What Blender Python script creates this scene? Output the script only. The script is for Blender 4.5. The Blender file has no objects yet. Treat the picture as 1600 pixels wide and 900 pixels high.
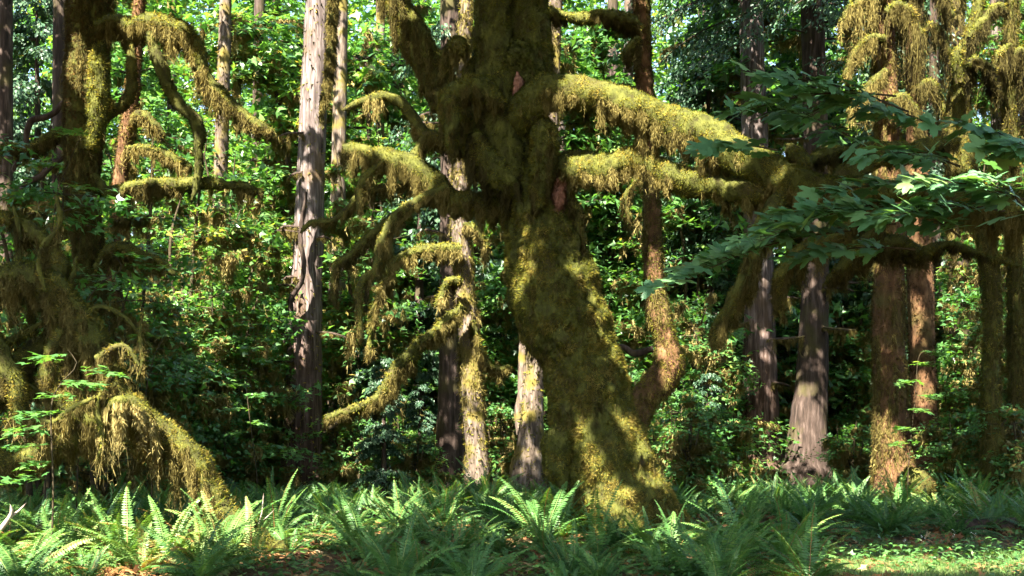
import bpy, math, random
import numpy as np
from math import radians, sin, cos, pi

# ------------------------------------------------------------------ camera, sky, sun, exposure
SC = bpy.context.scene
COL = SC.collection
random.seed(7)
R = np.random.default_rng(7)

FPX = 1867.0                      # focal length in photo pixels (1600 wide)
EYE = 1.6
HORIZON = 640.0
cam_d = bpy.data.cameras.new("camera")
cam = bpy.data.objects.new("camera", cam_d)
COL.objects.link(cam)
cam.location = (0, 0, EYE)
cam.rotation_euler = (radians(90), 0, 0)
cam_d.sensor_width = 36.0
cam_d.lens = FPX / 1600.0 * 36.0
cam_d.shift_y = (HORIZON - 450.0) / 1600.0
cam_d.clip_start = 0.1
cam_d.clip_end = 2000.0
SC.camera = cam

TO_SUN = np.array([-0.25, -0.60, 0.76]); TO_SUN /= np.linalg.norm(TO_SUN)
SUN_EL = math.asin(TO_SUN[2]); SUN_ROT = math.atan2(TO_SUN[0], TO_SUN[1])

world = bpy.data.worlds.new("World"); SC.world = world
world.use_nodes = True
wn = world.node_tree; wn.nodes.clear()
sky = wn.nodes.new("ShaderNodeTexSky"); sky.sky_type = 'NISHITA'
sky.sun_disc = False; sky.sun_elevation = SUN_EL; sky.sun_rotation = SUN_ROT
sky.air_density = 1.0; sky.dust_density = 1.5
bg = wn.nodes.new("ShaderNodeBackground"); bg.inputs[1].default_value = 0.055
wo = wn.nodes.new("ShaderNodeOutputWorld")
wn.links.new(sky.outputs[0], bg.inputs[0]); wn.links.new(bg.outputs[0], wo.inputs[0])

sun_d = bpy.data.lights.new("sun", 'SUN'); sun_d.energy = 5.0; sun_d.angle = radians(0.5)
sun_d.color = (1.0, 0.93, 0.80)
sun = bpy.data.objects.new("sun", sun_d); COL.objects.link(sun)
from mathutils import Vector
sun.rotation_euler = Vector(TO_SUN).to_track_quat('Z', 'Y').to_euler()
sun.location = (-10, -10, 30)

SC.view_settings.view_transform = 'Standard'
SC.view_settings.look = 'None'
SC.view_settings.exposure = 3.5
SC.view_settings.gamma = 1.0
SC.render.engine = 'CYCLES'
cy = SC.cycles
cy.max_bounces = 8; cy.diffuse_bounces = 4; cy.glossy_bounces = 2; cy.transmission_bounces = 6
cy.transparent_max_bounces = 4; cy.caustics_reflective = False; cy.caustics_refractive = False
cy.use_adaptive_sampling = True; cy.adaptive_threshold = 0.02
cy.use_denoising = True
cy.sample_clamp_indirect = 6.0

# ------------------------------------------------------------------ numeric helpers
def hash3(ix, iy, iz, seed):
    h = (ix.astype(np.int64) * 374761393 + iy.astype(np.int64) * 668265263 + iz.astype(np.int64) * 2147483647 + seed * 1274126177) & 0xFFFFFFFF
    h = ((h ^ (h >> 13)) * 1274126177) & 0xFFFFFFFF
    h = ((h ^ (h >> 16)) * 2246822519) & 0xFFFFFFFF
    return ((h ^ (h >> 15)) & 0xFFFFFF) / float(0xFFFFFF)

def noise3(p, seed=0):
    p = np.asarray(p, float)
    i = np.floor(p).astype(np.int64); f = p - i
    u = f * f * (3 - 2 * f)
    out = 0
    for dx in (0, 1):
        wx = u[..., 0] if dx else 1 - u[..., 0]
        for dy in (0, 1):
            wy = u[..., 1] if dy else 1 - u[..., 1]
            for dz in (0, 1):
                wz = u[..., 2] if dz else 1 - u[..., 2]
                out = out + wx * wy * wz * hash3(i[..., 0] + dx, i[..., 1] + dy, i[..., 2] + dz, seed)
    return out                                   # 0..1

def fbm(p, seed=0, octs=3):
    p = np.asarray(p, float); a = 1.0; s = 0; t = 0
    for k in range(octs):
        s = s + a * noise3(p * (2.03 ** k), seed + 17 * k); t += a; a *= 0.5
    return s / t

def norm(v):
    return v / np.maximum(np.linalg.norm(v, axis=-1, keepdims=True), 1e-9)

def P(px, py, D):
    """a point seen at photo pixel (px, py), D metres into the wood"""
    return np.array([(px - 800.0) / FPX * D, D, EYE + (HORIZON - py) / FPX * D])

def ground_z(x, y):
    x = np.asarray(x, float); y = np.asarray(y, float)
    p = np.stack([x * 0.35, y * 0.35, np.zeros_like(x)], -1)
    q = np.stack([x * 1.3, y * 1.3, np.zeros_like(x) + 5], -1)
    t = np.clip((y - 16) / 14, 0, 1)
    return (noise3(p, 3) - 0.5) * 0.22 + (noise3(q, 4) - 0.5) * 0.07 - 0.55 * t * t * (3 - 2 * t)

# ------------------------------------------------------------------ mesh helpers
class MB:
    """collects triangles / quads with a per-vertex tint; build() links ONE mesh object"""
    def __init__(self):
        self.v = []; self.f = []; self.t = []; self.nm = []; self.n = 0
    def add(self, V, F, tint=0.5, nrm=None):
        V = np.asarray(V, float).reshape(-1, 3)
        self.v.append(V); self.f.append(np.asarray(F, np.int64) + self.n)
        t = np.broadcast_to(np.asarray(tint, float), (len(V),)) if np.ndim(tint) == 0 else np.asarray(tint, float).reshape(-1)
        self.t.append(t); self.n += len(V)
        if nrm is not None: self.nm.append(np.asarray(nrm, float).reshape(-1, 3))
        return self
    def mesh(self, name, mat, offset=(0, 0, 0), smooth=False):
        me = bpy.data.meshes.new(name)
        V = np.concatenate(self.v) - np.asarray(offset, float)
        me.vertices.add(len(V)); me.vertices.foreach_set("co", V.astype(np.float32).ravel())
        idx = np.concatenate([f.ravel() for f in self.f]).astype(np.int32)
        tot = np.concatenate([np.full(len(f), f.shape[1], np.int32) for f in self.f])
        st = np.concatenate([[0], np.cumsum(tot)[:-1]]).astype(np.int32)
        me.loops.add(len(idx)); me.loops.foreach_set("vertex_index", idx)
        me.polygons.add(len(tot)); me.polygons.foreach_set("loop_start", st)
        if smooth:
            me.polygons.foreach_set("use_smooth", np.ones(len(tot), bool))
        me.materials.append(mat)
        a = me.attributes.new("tint", 'FLOAT', 'POINT')
        a.data.foreach_set("value", np.concatenate(self.t).astype(np.float32))
        if self.nm:                                  # moss blades are shaded as the soft cushion they grow on
            a = me.attributes.new("nrm", 'FLOAT_VECTOR', 'POINT')
            a.data.foreach_set("vector", np.concatenate(self.nm).astype(np.float32).ravel())
        me.update(calc_edges=True)
        return me
    def build(self, name, mat, parent=None, offset=(0, 0, 0), smooth=False):
        o = bpy.data.objects.new(name, self.mesh(name, mat, offset, smooth))
        COL.objects.link(o)
        if parent is not None:
            o.parent = parent
        return o

def catmull(pts, vals, step):
    pts = np.asarray(pts, float); vals = np.asarray(vals, float)
    if len(pts) == 2:
        pts = np.array([pts[0], (pts[0] + pts[1]) / 2, pts[1]]); vals = np.array([vals[0], vals.mean(), vals[1]])
    P0 = np.vstack([2 * pts[0] - pts[1], pts, 2 * pts[-1] - pts[-2]])
    dense = []; dv = []
    for i in range(len(pts) - 1):
        a, b, c, d = P0[i:i + 4]
        t = np.linspace(0, 1, 14, endpoint=False)[:, None]
        dense.append(0.5 * ((2 * b) + (-a + c) * t + (2 * a - 5 * b + 4 * c - d) * t ** 2 + (-a + 3 * b - 3 * c + d) * t ** 3))
        s = t[:, 0] * t[:, 0] * (3 - 2 * t[:, 0])
        dv.append(vals[i] * (1 - s) + vals[i + 1] * s)
    dense = np.vstack(dense + [pts[-1:]]); dv = np.concatenate(dv + [vals[-1:]])
    L = np.concatenate([[0], np.cumsum(np.linalg.norm(np.diff(dense, axis=0), axis=1))])
    n = max(3, int(L[-1] / step) + 1)
    s = np.linspace(0, L[-1], n)
    return np.stack([np.interp(s, L, dense[:, k]) for k in range(3)], 1), np.interp(s, L, dv), s

def frames(C):
    T = norm(np.gradient(C, axis=0))
    u = np.cross(T[0], [0.13, 0.97, 0.2]); u = u / max(np.linalg.norm(u), 1e-6)
    U = np.zeros_like(C)
    for i in range(len(C)):
        u = u - T[i] * np.dot(u, T[i]); u = u / max(np.linalg.norm(u), 1e-6)
        U[i] = u
    return T, U, np.cross(T, U)

def tube(pts, rad, step=0.1, nring=12, lump=0.0, lscale=2.0, ridge=0.0, rscale=9.0, flare=None, seed=0, tip=True, wobble=0.0, micro=0.0):
    C, r, s = catmull(pts, rad, step)
    if wobble:
        w = np.stack([fbm(np.stack([s * 1.9, s * 0 + k, s * 0 + (seed % 97)], 1), seed % 997 + k) - 0.5 for k in range(3)], 1)
        C = C + w * wobble * np.minimum(1, s / 0.5)[:, None]
    T, U, B = frames(C)
    if tip:
        r = r.copy(); r[-1] *= 0.12
    a = np.arange(nring) / nring * 2 * pi
    rad_dir = U[:, None, :] * np.cos(a)[None, :, None] + B[:, None, :] * np.sin(a)[None, :, None]
    base = C[:, None, :] + rad_dir * r[:, None, None]
    k = np.ones(base.shape[:2])
    if lump:
        k += lump * (fbm(base * lscale, seed, 4) - 0.5) * 2
    if ridge:
        q = base * np.array([rscale, rscale, rscale * 0.12])
        k += ridge * (np.abs(fbm(q, seed + 5, 2) - 0.5) * 4 - 0.6)
    if flare:                                    # root buttresses: (height, amount, lobes)
        h, am, lob = flare
        f = np.exp(-s / h)[:, None]
        k += f * am * (0.45 + 0.55 * np.cos(a[None, :] * lob + seed + 0.8 * np.sin(a * 2 + seed)[None, :]))
    V = C[:, None, :] + rad_dir * (r[:, None] * k)[..., None]
    if micro:                                    # moss cushions a hand wide
        f = fbm(V * np.array([8.5, 8.5, 6.0]), seed + 31, 2)
        V = V + rad_dir * (micro * np.clip(f - .36, -.12, .5) * 2.2 * np.minimum(1, r / .06)[:, None])[..., None]
    n = len(C)
    i = np.arange(n - 1)[:, None] * nring; j = np.arange(nring)[None, :]; j2 = (j + 1) % nring
    F = np.stack([i + j, i + j2, i + nring + j2, i + nring + j], -1).reshape(-1, 4)
    return V.reshape(-1, 3), F, C, r

def sample_surface(V, F, n, rng=R):
    A, B, C, D = (V[F[:, k]] for k in range(4))
    nr = np.cross(C - A, D - B); ar = np.linalg.norm(nr, axis=1)
    q = rng.choice(len(F), n, p=ar / ar.sum())
    u = rng.random((n, 1)); w = rng.random((n, 1))
    p = (A[q] * (1 - u) + B[q] * u) * (1 - w) + (D[q] * (1 - u) + C[q] * u) * w
    return p, nr[q] / np.maximum(ar[q, None], 1e-9), ar.sum() / 2

def tufts(mb, p, n, L, w, down=0.25, tint=None):
    """moss: short pointed blades standing on a surface"""
    m = len(p)
    d = norm(n * 0.7 + R.normal(0, 0.38, (m, 3)) + np.array([0, 0, -down]))
    s = norm(np.cross(d, R.normal(0, 1, (m, 3))))
    L = (L * (0.25 + .6 * R.random(m)) * (.6 + 1.7 * np.clip(fbm(p * 8, 61, 2) - .25, 0, 1)))[:, None] * 1.45; w = (w * (0.6 + 0.8 * R.random(m)))[:, None]
    q = p - n * 0.01
    V = np.stack([q - s * w / 2, q + s * w / 2, q + d * L], 1)
    if tint is None:
        tint = np.clip(-.24 + .6 * fbm(p * 2.3, 21) + 1.05 * fbm(p * 8, 61, 2) + R.normal(0, 0.13, m), 0, 1)
    nn = norm(n + R.normal(0, .42, (m, 3)) + .3 * (d - n))
    mb.add(V, np.arange(m * 3).reshape(m, 3), np.repeat(tint, 3), np.repeat(nn, 3, 0))

def strands(mb, p, L, w, tint, cell=0.16, gather=0.6, rows=4, sway=0.05, n=None):
    """hanging moss: ribbons that fall from p and gather into pointed beards"""
    m = len(p)
    c = np.floor(p[:, :2] / cell)
    cz = np.floor(p[:, 2] / 0.5)
    jx = hash3(c[:, 0], c[:, 1], cz, 3); jy = hash3(c[:, 0], c[:, 1], cz, 4)
    cen = (c + 0.5 + 0.3 * (np.stack([jx, jy], 1) - 0.5)) * cell
    dist = np.linalg.norm(p[:, :2] - cen, axis=1) / cell
    Lc = L * (0.16 + 1.25 * hash3(c[:, 0], c[:, 1], cz, 9) ** 2.2) * np.clip(1.2 - dist * 1.3, 0.12, 1) * (0.45 + 0.65 * R.random(m))
    Lc = np.maximum(Lc, 0.03)
    bend = R.normal(0, 1, (m, 2)) * (0.12 * Lc)[:, None]; ph = R.random(m) * 2 * pi
    off = R.normal(0, sway, (m, 2))
    tt = np.clip(tint + R.normal(0, 0.08, m), 0, 1)
    if n is None: n = norm(R.normal(0, 1, (m, 3)) * [1, 1, .2] + [0, -.3, .3])
    away = np.column_stack([p[:, :2] - cen, np.zeros(m)]) / cell
    nn = norm(n * [1, 1, .4] + away * 1.2 + [0, 0, .15] + R.normal(0, .3, (m, 3)))
    def at(t, jit):
        q = p.copy()
        q[:, :2] += (cen - p[:, :2]) * np.reshape(gather * t ** 0.8, (-1, 1)) + off * np.reshape(t * Lc / max(L, .01), (-1, 1)) + bend * np.reshape(np.sin(ph + 4.5 * t) * t, (-1, 1))
        q = q + R.normal(0, jit, (m, 3))
        q[:, 2] -= Lc * t
        return q
    # a thread down the middle of a third of them
    h = R.random(m) < .6
    ang = R.random(m) * pi; side = np.stack([np.cos(ang), np.sin(ang), R.normal(0, 0.2, m)], 1)
    Vs = []
    for t in np.linspace(0, 1, rows):
        q = at(np.full(m, t), .006 * t); ww = (w * .6 * (1 - 0.75 * t) * (0.7 + 0.3 * R.random(m)))[:, None]
        Vs.append((q - side * ww / 2)[h]); Vs.append((q + side * ww / 2)[h])
    V = np.stack(Vs, 1); mh = len(V)
    if mh:
        b = (np.arange(mh) * 2 * rows)[:, None, None]
        f = np.array([[2 * r, 2 * r + 1, 2 * r + 3, 2 * r + 2] for r in range(rows - 1)])[None]
        mb.add(V, (b + f).reshape(-1, 4), np.repeat(tt[h], 2 * rows), np.repeat(nn[h], 2 * rows, 0))
    # the fuzz: little pointed leaves sticking out all the way down
    for j in range(5):
        t = np.clip((j + R.random(m)) / 5, 0, 1)
        q = at(t, .012)
        d = norm(R.normal(0, .42, (m, 3)) + np.array([0, 0, -.85])); sd = norm(np.cross(d, R.normal(0, 1, (m, 3))))
        ll = (w * 4.4 * (.6 + .8 * R.random(m)))[:, None]; ww = (w * .5 * (.6 + .7 * R.random(m)))[:, None]
        V = np.stack([q - sd * ww / 2, q + sd * ww / 2, q + d * ll], 1)
        mb.add(V, np.arange(m * 3).reshape(m, 3), np.repeat(np.clip(tt + .25 * (t - .5), 0, 1), 3), np.repeat(norm(nn + R.normal(0, .2, (m, 3))), 3, 0))

# leaf outlines (x along the leaf, y across), drawn as fans round a point on the midrib
def lobed(lobes, sinus, teeth):
    pts = []
    for i, (a, l, w) in enumerate(lobes):
        a = radians(a)
        if teeth:
            for da, k in ((-w * 1.15, 0.70), (-w * 0.75, 0.84), (-w * 0.36, 0.82), (0, 1.0), (w * 0.36, 0.82), (w * 0.75, 0.84), (w * 1.15, 0.70)):
                pts.append((cos(a + radians(da)) * l * k, sin(a + radians(da)) * l * k))
        else:
            pts.append((cos(a) * l, sin(a) * l))
        if i < len(lobes) - 1:
            b = radians((lobes[i][0] + lobes[i + 1][0]) / 2)
            pts.append((cos(b) * sinus, sin(b) * sinus))
    pts.append((-0.06, 0.04))
    pts.append((-0.06, -0.04))
    v = np.array([(0.12, 0.0)] + pts); n = len(pts)
    z = -0.10 * (v[:, 0] ** 2 + v[:, 1] ** 2) - 0.05 * np.abs(v[:, 1])
    f = np.array([(0, 1 + i, 1 + (i + 1) % n) for i in range(n)])
    v3 = np.column_stack([v, z]); v3[0, 2] -= 0.03
    return v3, f
LEAF_HI = lobed([(-118, .5, 16), (-58, .86, 17), (0, 1.0, 17), (58, .86, 17), (118, .5, 16)], .46, True)
LEAF_MID = lobed([(-118, .55, 0), (-58, .85, 0), (0, 1.0, 0), (58, .85, 0), (118, .55, 0)], .42, False)
LEAF_LO = lobed([(-75, .75, 0), (0, 1.0, 0), (75, .75, 0)], .45, False)
KITE = (np.array([(0, 0, 0), (.45, -.5, .06), (1, 0, -.06), (.45, .5, .06)], float), np.array([(0, 1, 2), (0, 2, 3)]))

def leaves(mb, p, d, nrm, size, tmpl, tint, wide=1.0):
    T, F = tmpl; m = len(p)
    x = norm(d); y = norm(np.cross(nrm, x)); z = np.cross(x, y)
    s = np.broadcast_to(np.asarray(size, float), (m,))[:, None, None]
    V = p[:, None, :] + s * (x[:, None] * T[None, :, :1] + y[:, None] * T[None, :, 1:2] * wide + z[:, None] * T[None, :, 2:3])
    k = len(T)
    mb.add(V, (F[None] + (np.arange(m) * k)[:, None, None]).reshape(-1, 3), np.repeat(np.broadcast_to(tint, (m,)), k))

# ------------------------------------------------------------------ materials
def new_mat(name):
    m = bpy.data.materials.new(name); m.use_nodes = True
    nt = m.node_tree; nt.nodes.clear()
    return m, nt, nt.nodes, nt.links

def ramp(nt, stops):
    r = nt.nodes.new("ShaderNodeValToRGB")
    e = r.color_ramp.elements
    while len(e) < len(stops):
        e.new(0.5)
    for k, (p_, c) in enumerate(stops):
        e[k].position = p_; e[k].color = (*c, 1)
    return r

def leaf_mat(name, stops, trans, tmul, rough=0.45, spec=0.4, objvar=0.25, cushion=False):
    m, nt, N, L = new_mat(name)
    at = N.new("ShaderNodeAttribute"); at.attribute_name = "tint"
    oi = N.new("ShaderNodeObjectInfo")
    add = N.new("ShaderNodeMath"); add.operation = 'MULTIPLY_ADD'
    L.new(oi.outputs["Random"], add.inputs[0]); add.inputs[1].default_value = objvar
    sub = N.new("ShaderNodeMath"); sub.operation = 'SUBTRACT'; L.new(at.outputs["Fac"], sub.inputs[0]); sub.inputs[1].default_value = objvar * 0.5
    L.new(sub.outputs[0], add.inputs[2])
    r = ramp(nt, stops); L.new(add.outputs[0], r.inputs[0])
    pb = N.new("ShaderNodeBsdfPrincipled"); L.new(r.outputs[0], pb.inputs["Base Color"])
    pb.inputs["Roughness"].default_value = rough
    pb.inputs["Specular IOR Level"].default_value = spec
    tr = N.new("ShaderNodeBsdfTranslucent")
    mx = N.new("ShaderNodeMix"); mx.data_type = 'RGBA'; mx.blend_type = 'MULTIPLY'; mx.inputs[0].default_value = 1.0
    L.new(r.outputs[0], mx.inputs[6]); mx.inputs[7].default_value = (*tmul, 1)
    L.new(mx.outputs[2], tr.inputs[0])
    if cushion:
        an = N.new("ShaderNodeAttribute"); an.attribute_name = "nrm"
        vt = N.new("ShaderNodeVectorTransform"); vt.vector_type = 'NORMAL'; vt.convert_from = 'OBJECT'; vt.convert_to = 'WORLD'
        L.new(an.outputs["Vector"], vt.inputs[0])
        L.new(vt.outputs[0], pb.inputs["Normal"])
    ms = N.new("ShaderNodeMixShader"); ms.inputs[0].default_value = trans
    L.new(pb.outputs[0], ms.inputs[1]); L.new(tr.outputs[0], ms.inputs[2])
    o = N.new("ShaderNodeOutputMaterial"); L.new(ms.outputs[0], o.inputs[0])
    return m

def rough_mat(name, stops, scale=(6, 6, 6), detail=6, bump=0.5, bscale=None, patch=None, pscale=1.2, plim=(0.5, 0.62), rough=0.95, dist=0.03, foot=None):
    """bark, moss, soil: two layers of noise colour, bump, optional patches of a second colour"""
    m, nt, N, L = new_mat(name)
    tc = N.new("ShaderNodeTexCoord")
    mp = N.new("ShaderNodeMapping"); mp.inputs["Scale"].default_value = scale
    L.new(tc.outputs["Object"], mp.inputs[0])
    no = N.new("ShaderNodeTexNoise"); no.inputs["Scale"].default_value = 1; no.inputs["Detail"].default_value = detail
    no.inputs["Roughness"].default_value = 0.62
    L.new(mp.outputs[0], no.inputs[0])
    r = ramp(nt, stops); L.new(no.outputs[0], r.inputs[0])
    colr = r.outputs[0]
    if patch:
        n2 = N.new("ShaderNodeTexNoise"); n2.inputs["Scale"].default_value = pscale; n2.inputs["Detail"].default_value = 5
        L.new(tc.outputs["Object"], n2.inputs[0])
        r2 = ramp(nt, [(plim[0], (0, 0, 0)), (plim[1], (1, 1, 1))]); L.new(n2.outputs[0], r2.inputs[0])
        mx = N.new("ShaderNodeMix"); mx.data_type = 'RGBA'; L.new(r2.outputs[0], mx.inputs[0])
        L.new(colr, mx.inputs[6]); mx.inputs[7].default_value = (*patch, 1)
        colr = mx.outputs[2]
    if foot:                                     # older, redder bark on the lowest metres of the trunk
        sx = N.new("ShaderNodeSeparateXYZ"); L.new(tc.outputs["Object"], sx.inputs[0])
        ad = N.new("ShaderNodeMath"); ad.operation = 'MULTIPLY_ADD'; L.new(no.outputs[0], ad.inputs[0]); ad.inputs[1].default_value = 4.0; L.new(sx.outputs[2], ad.inputs[2])
        mr = N.new("ShaderNodeMapRange"); L.new(ad.outputs[0], mr.inputs[0]); mr.inputs[1].default_value = 4.0; mr.inputs[2].default_value = 8.5
        mr.inputs[3].default_value = .85; mr.inputs[4].default_value = 0.0
        r3 = ramp(nt, foot); L.new(no.outputs[0], r3.inputs[0])
        mf = N.new("ShaderNodeMix"); mf.data_type = 'RGBA'; L.new(mr.outputs[0], mf.inputs[0]); L.new(colr, mf.inputs[6]); L.new(r3.outputs[0], mf.inputs[7])
        colr = mf.outputs[2]
    pb = N.new("ShaderNodeBsdfPrincipled"); L.new(colr, pb.inputs["Base Color"])
    pb.inputs["Roughness"].default_value = rough; pb.inputs["Specular IOR Level"].default_value = 0.15
    if bump:
        bp = N.new("ShaderNodeBump"); bp.inputs["Strength"].default_value = bump; bp.inputs["Distance"].default_value = dist
        L.new(no.outputs[0], bp.inputs["Height"]); L.new(bp.outputs[0], pb.inputs["Normal"])
    o = N.new("ShaderNodeOutputMaterial"); L.new(pb.outputs[0], o.inputs[0])
    return m

M = {}
M['moss_skin'] = rough_mat('moss_skin', [(.3, (.018, .014, .005)), (.5, (.045, .048, .010)), (.7, (.09, .088, .018))], (9, 9, 6), bump=.9, patch=(.045, .034, .012), pscale=1.6, plim=(.58, .75))
M['moss'] = leaf_mat('moss', [(0, (.026, .026, .007)), (.3, (.064, .078, .011)), (.6, (.145, .155, .018)), (.8, (.215, .185, .028)), (1, (.32, .25, .06))], .3, (1.2, 1.05, .6), .8, .1, 0.06, True)
M['moss_rust'] = leaf_mat('moss_rust', [(0, (.035, .022, .008)), (.35, (.085, .046, .016)), (.6, (.13, .082, .024)), (.8, (.12, .105, .02)), (1, (.18, .15, .045))], .25, (1.2, 1., .6), .8, .1, 0.1, True)
M['moss_hang'] = leaf_mat('moss_hang', [(0, (.05, .042, .013)), (.4, (.115, .095, .028)), (.7, (.20, .165, .05)), (1, (.32, .265, .10))], .35, (1.2, 1.0, .6), .85, .1, 0.12, True)
M['bark_grey'] = rough_mat('bark_grey', [(.3, (.018, .013, .011)), (.5, (.08, .062, .056)), (.72, (.21, .175, .165))], (16, 16, 1.6), bump=.9, patch=(.09, .06, .03), pscale=1.1, plim=(.55, .72), foot=[(.3, (.014, .009, .006)), (.5, (.062, .034, .022)), (.72, (.14, .085, .062))])
M['bark_dark'] = rough_mat('bark_dark', [(.3, (.012, .009, .007)), (.5, (.034, .023, .018)), (.72, (.082, .06, .05))], (14, 14, 1.8), bump=.9, patch=(.05, .045, .014), pscale=1.3, plim=(.52, .7))
M['bark_pale'] = rough_mat('bark_pale', [(.3, (.022, .016, .011)), (.5, (.08, .06, .045)), (.72, (.19, .155, .125))], (13, 13, 2.4), bump=.8, patch=(.10, .08, .02), pscale=1.8, plim=(.5, .6))
M['bark_rust'] = rough_mat('bark_rust', [(.3, (.022, .012, .007)), (.5, (.075, .038, .018)), (.72, (.16, .09, .045))], (9, 9, 4), bump=.9, patch=(.06, .05, .015), pscale=1.5, plim=(.52, .68))
M['scar_fibre'] = leaf_mat('scar_fibre', [(0, (.06, .03, .02)), (.6, (.2, .10, .06)), (1, (.36, .21, .15))], .15, (1.1, 1, .9), .8, .1, 0, True)
M['raw_bark'] = rough_mat('raw_bark', [(.3, (.07, .03, .02)), (.6, (.25, .12, .085))], (22, 22, 22), bump=.7)
M['twig'] = rough_mat('twig', [(.3, (.014, .011, .006)), (.6, (.045, .034, .018))], (12, 12, 12), bump=.4)
M['deadwood'] = rough_mat('deadwood', [(.3, (.12, .09, .07)), (.6, (.32, .26, .21))], (20, 20, 4), bump=.5)
M['bigleaf'] = leaf_mat('bigleaf', [(0, (.06, .15, .07)), (.5, (.085, .19, .088)), (.9, (.12, .22, .08)), (1, (.13, .19, .05))], .3, (1.4, 1.5, .5), .42, .5, .1)
M['vine'] = leaf_mat('vine', [(0, (.03, .088, .026)), (.35, (.055, .15, .04)), (.7, (.095, .20, .048)), (.93, (.16, .24, .055)), (1, (.30, .24, .06))], .46, (1.4, 1.4, .5), .38, .6, .3)
M['shade_canopy'] = leaf_mat('shade_canopy', [(0, (.025, .075, .02)), (.6, (.05, .13, .03)), (1, (.09, .17, .035))], .35, (1.5, 1.4, .5), .45, .4, .1)
M['needle'] = leaf_mat('needle', [(0, (.014, .038, .02)), (.5, (.03, .075, .036)), (1, (.075, .12, .055))], .2, (1.3, 1.3, .6), .5, .4, .15)
M['fern'] = leaf_mat('fern', [(0, (.022, .065, .02)), (.4, (.045, .12, .028)), (.75, (.085, .17, .036)), (.9, (.17, .22, .065)), (1, (.20, .10, .035))], .33, (1.5, 1.4, .5), .5, .4, .35)  # pale stop lifted to stand in for sun glare on the fern bank
M['cover'] = leaf_mat('cover', [(0, (.02, .06, .016)), (.6, (.05, .13, .03)), (1, (.11, .18, .05))], .3, (1.4, 1.4, .5), .5, .4, 0)
M['grass'] = leaf_mat('grass', [(0, (.035, .075, .02)), (.6, (.09, .16, .04)), (1, (.22, .20, .08))], .3, (1.3, 1.3, .5), .5, .3, 0)
M['litter'] = leaf_mat('litter', [(0, (.05, .022, .010)), (.5, (.17, .075, .03)), (.8, (.30, .15, .06)), (1, (.36, .27, .16))], .15, (1.2, 1., .6), .7, .2, 0)
M['petal'] = leaf_mat('petal', [(0, (.5, .5, .42)), (1, (.75, .75, .7))], .2, (1, 1, 1), .6, .3, 0)
M['soil'] = rough_mat('soil', [(.3, (.018, .012, .007)), (.5, (.06, .036, .018)), (.7, (.13, .08, .04))], (5, 5, 5), bump=1, patch=(.03, .05, .012), pscale=.6, plim=(.5, .62))

# ------------------------------------------------------------------ scene-object helpers
def tag(o, label, cat, group=None, kind=None):
    o["label"] = label; o["category"] = cat
    if group: o["group"] = group
    if kind: o["kind"] = kind
    return o

def thing(name, label, cat, loc, group=None):
    o = bpy.data.objects.new(name, None); COL.objects.link(o)
    o.location = tuple(loc); o.empty_display_size = 0.2
    return tag(o, label, cat, group)

def trace(path, D):
    """photo-traced centre line: (px, py, half width[, depth offset]) -> points and radii"""
    pts = []; rad = []
    for q in path:
        d = D + (q[3] if len(q) > 3 else 0)
        pts.append(P(q[0], q[1], d)); rad.append(q[2] / FPX * d)
    return np.array(pts), np.array(rad)

GROUND_TRUNKS = []               # (x, y, clear radius) so ferns keep off the trunks

# ------------------------------------------------------------------ ground
def build_ground():
    xs = np.concatenate([np.linspace(-400, -32, 12), np.arange(-30, 30.1, 0.4), np.linspace(32, 400, 12)])
    ys = np.concatenate([np.linspace(-300, -6, 8), np.arange(-5, 60, 0.4), np.linspace(61, 600, 14)])
    X, Y = np.meshgrid(xs, ys)
    V = np.stack([X, Y, ground_z(X, Y)], -1)
    n, m = X.shape
    i = np.arange(n - 1)[:, None] * m; j = np.arange(m - 1)[None]
    F = np.stack([i + j, i + j + 1, i + m + j + 1, i + m + j], -1).reshape(-1, 4)
    mb = MB(); mb.add(V, F)
    o = mb.build("ground", M['soil'], smooth=True); o["kind"] = "structure"
build_ground()

# ------------------------------------------------------------------ trees
def add_moss(limb, V, F, base, dens=2600, L=.05, w=.016, mat='moss', name='moss', down=.25, tintfn=None):
    p, n, area = sample_surface(V, F, 10)
    cnt = int(area * dens)
    p, n, area = sample_surface(V, F, max(cnt, 50))
    # clumped cover: drop blades where the cover noise is low
    keep = fbm(p * 3.1, 77) + R.normal(0, .06, len(p)) > 0.24
    p, n = p[keep], n[keep]
    mb = MB(); tufts(mb, p, n, L, w, down, None if tintfn is None else tintfn(p))
    return mb.build(name, M[mat], limb, base)

def add_beard(limb, V, F, base, dens=500, L=.3, w=.016, mat='moss_hang', tint=.5, cell=.16, zmax=.35, name='hanging_moss', thin=0.4, sway=.04, gather=.6):
    p, n, area = sample_surface(V, F, 10)
    p, n, area = sample_surface(V, F, max(60, int(area * dens * 2)))
    k = (n[:, 2] < zmax) & (fbm(p * 2.1, 31) > thin)
    p = p[k]
    if len(p) < 5:
        return None
    mb = MB(); strands(mb, p, L, w, tint + .35 * (fbm(p * 3, 8) - .5), cell, gather, sway=sway, n=n[k])
    return mb.build(name, M[mat], limb, base)

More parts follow.
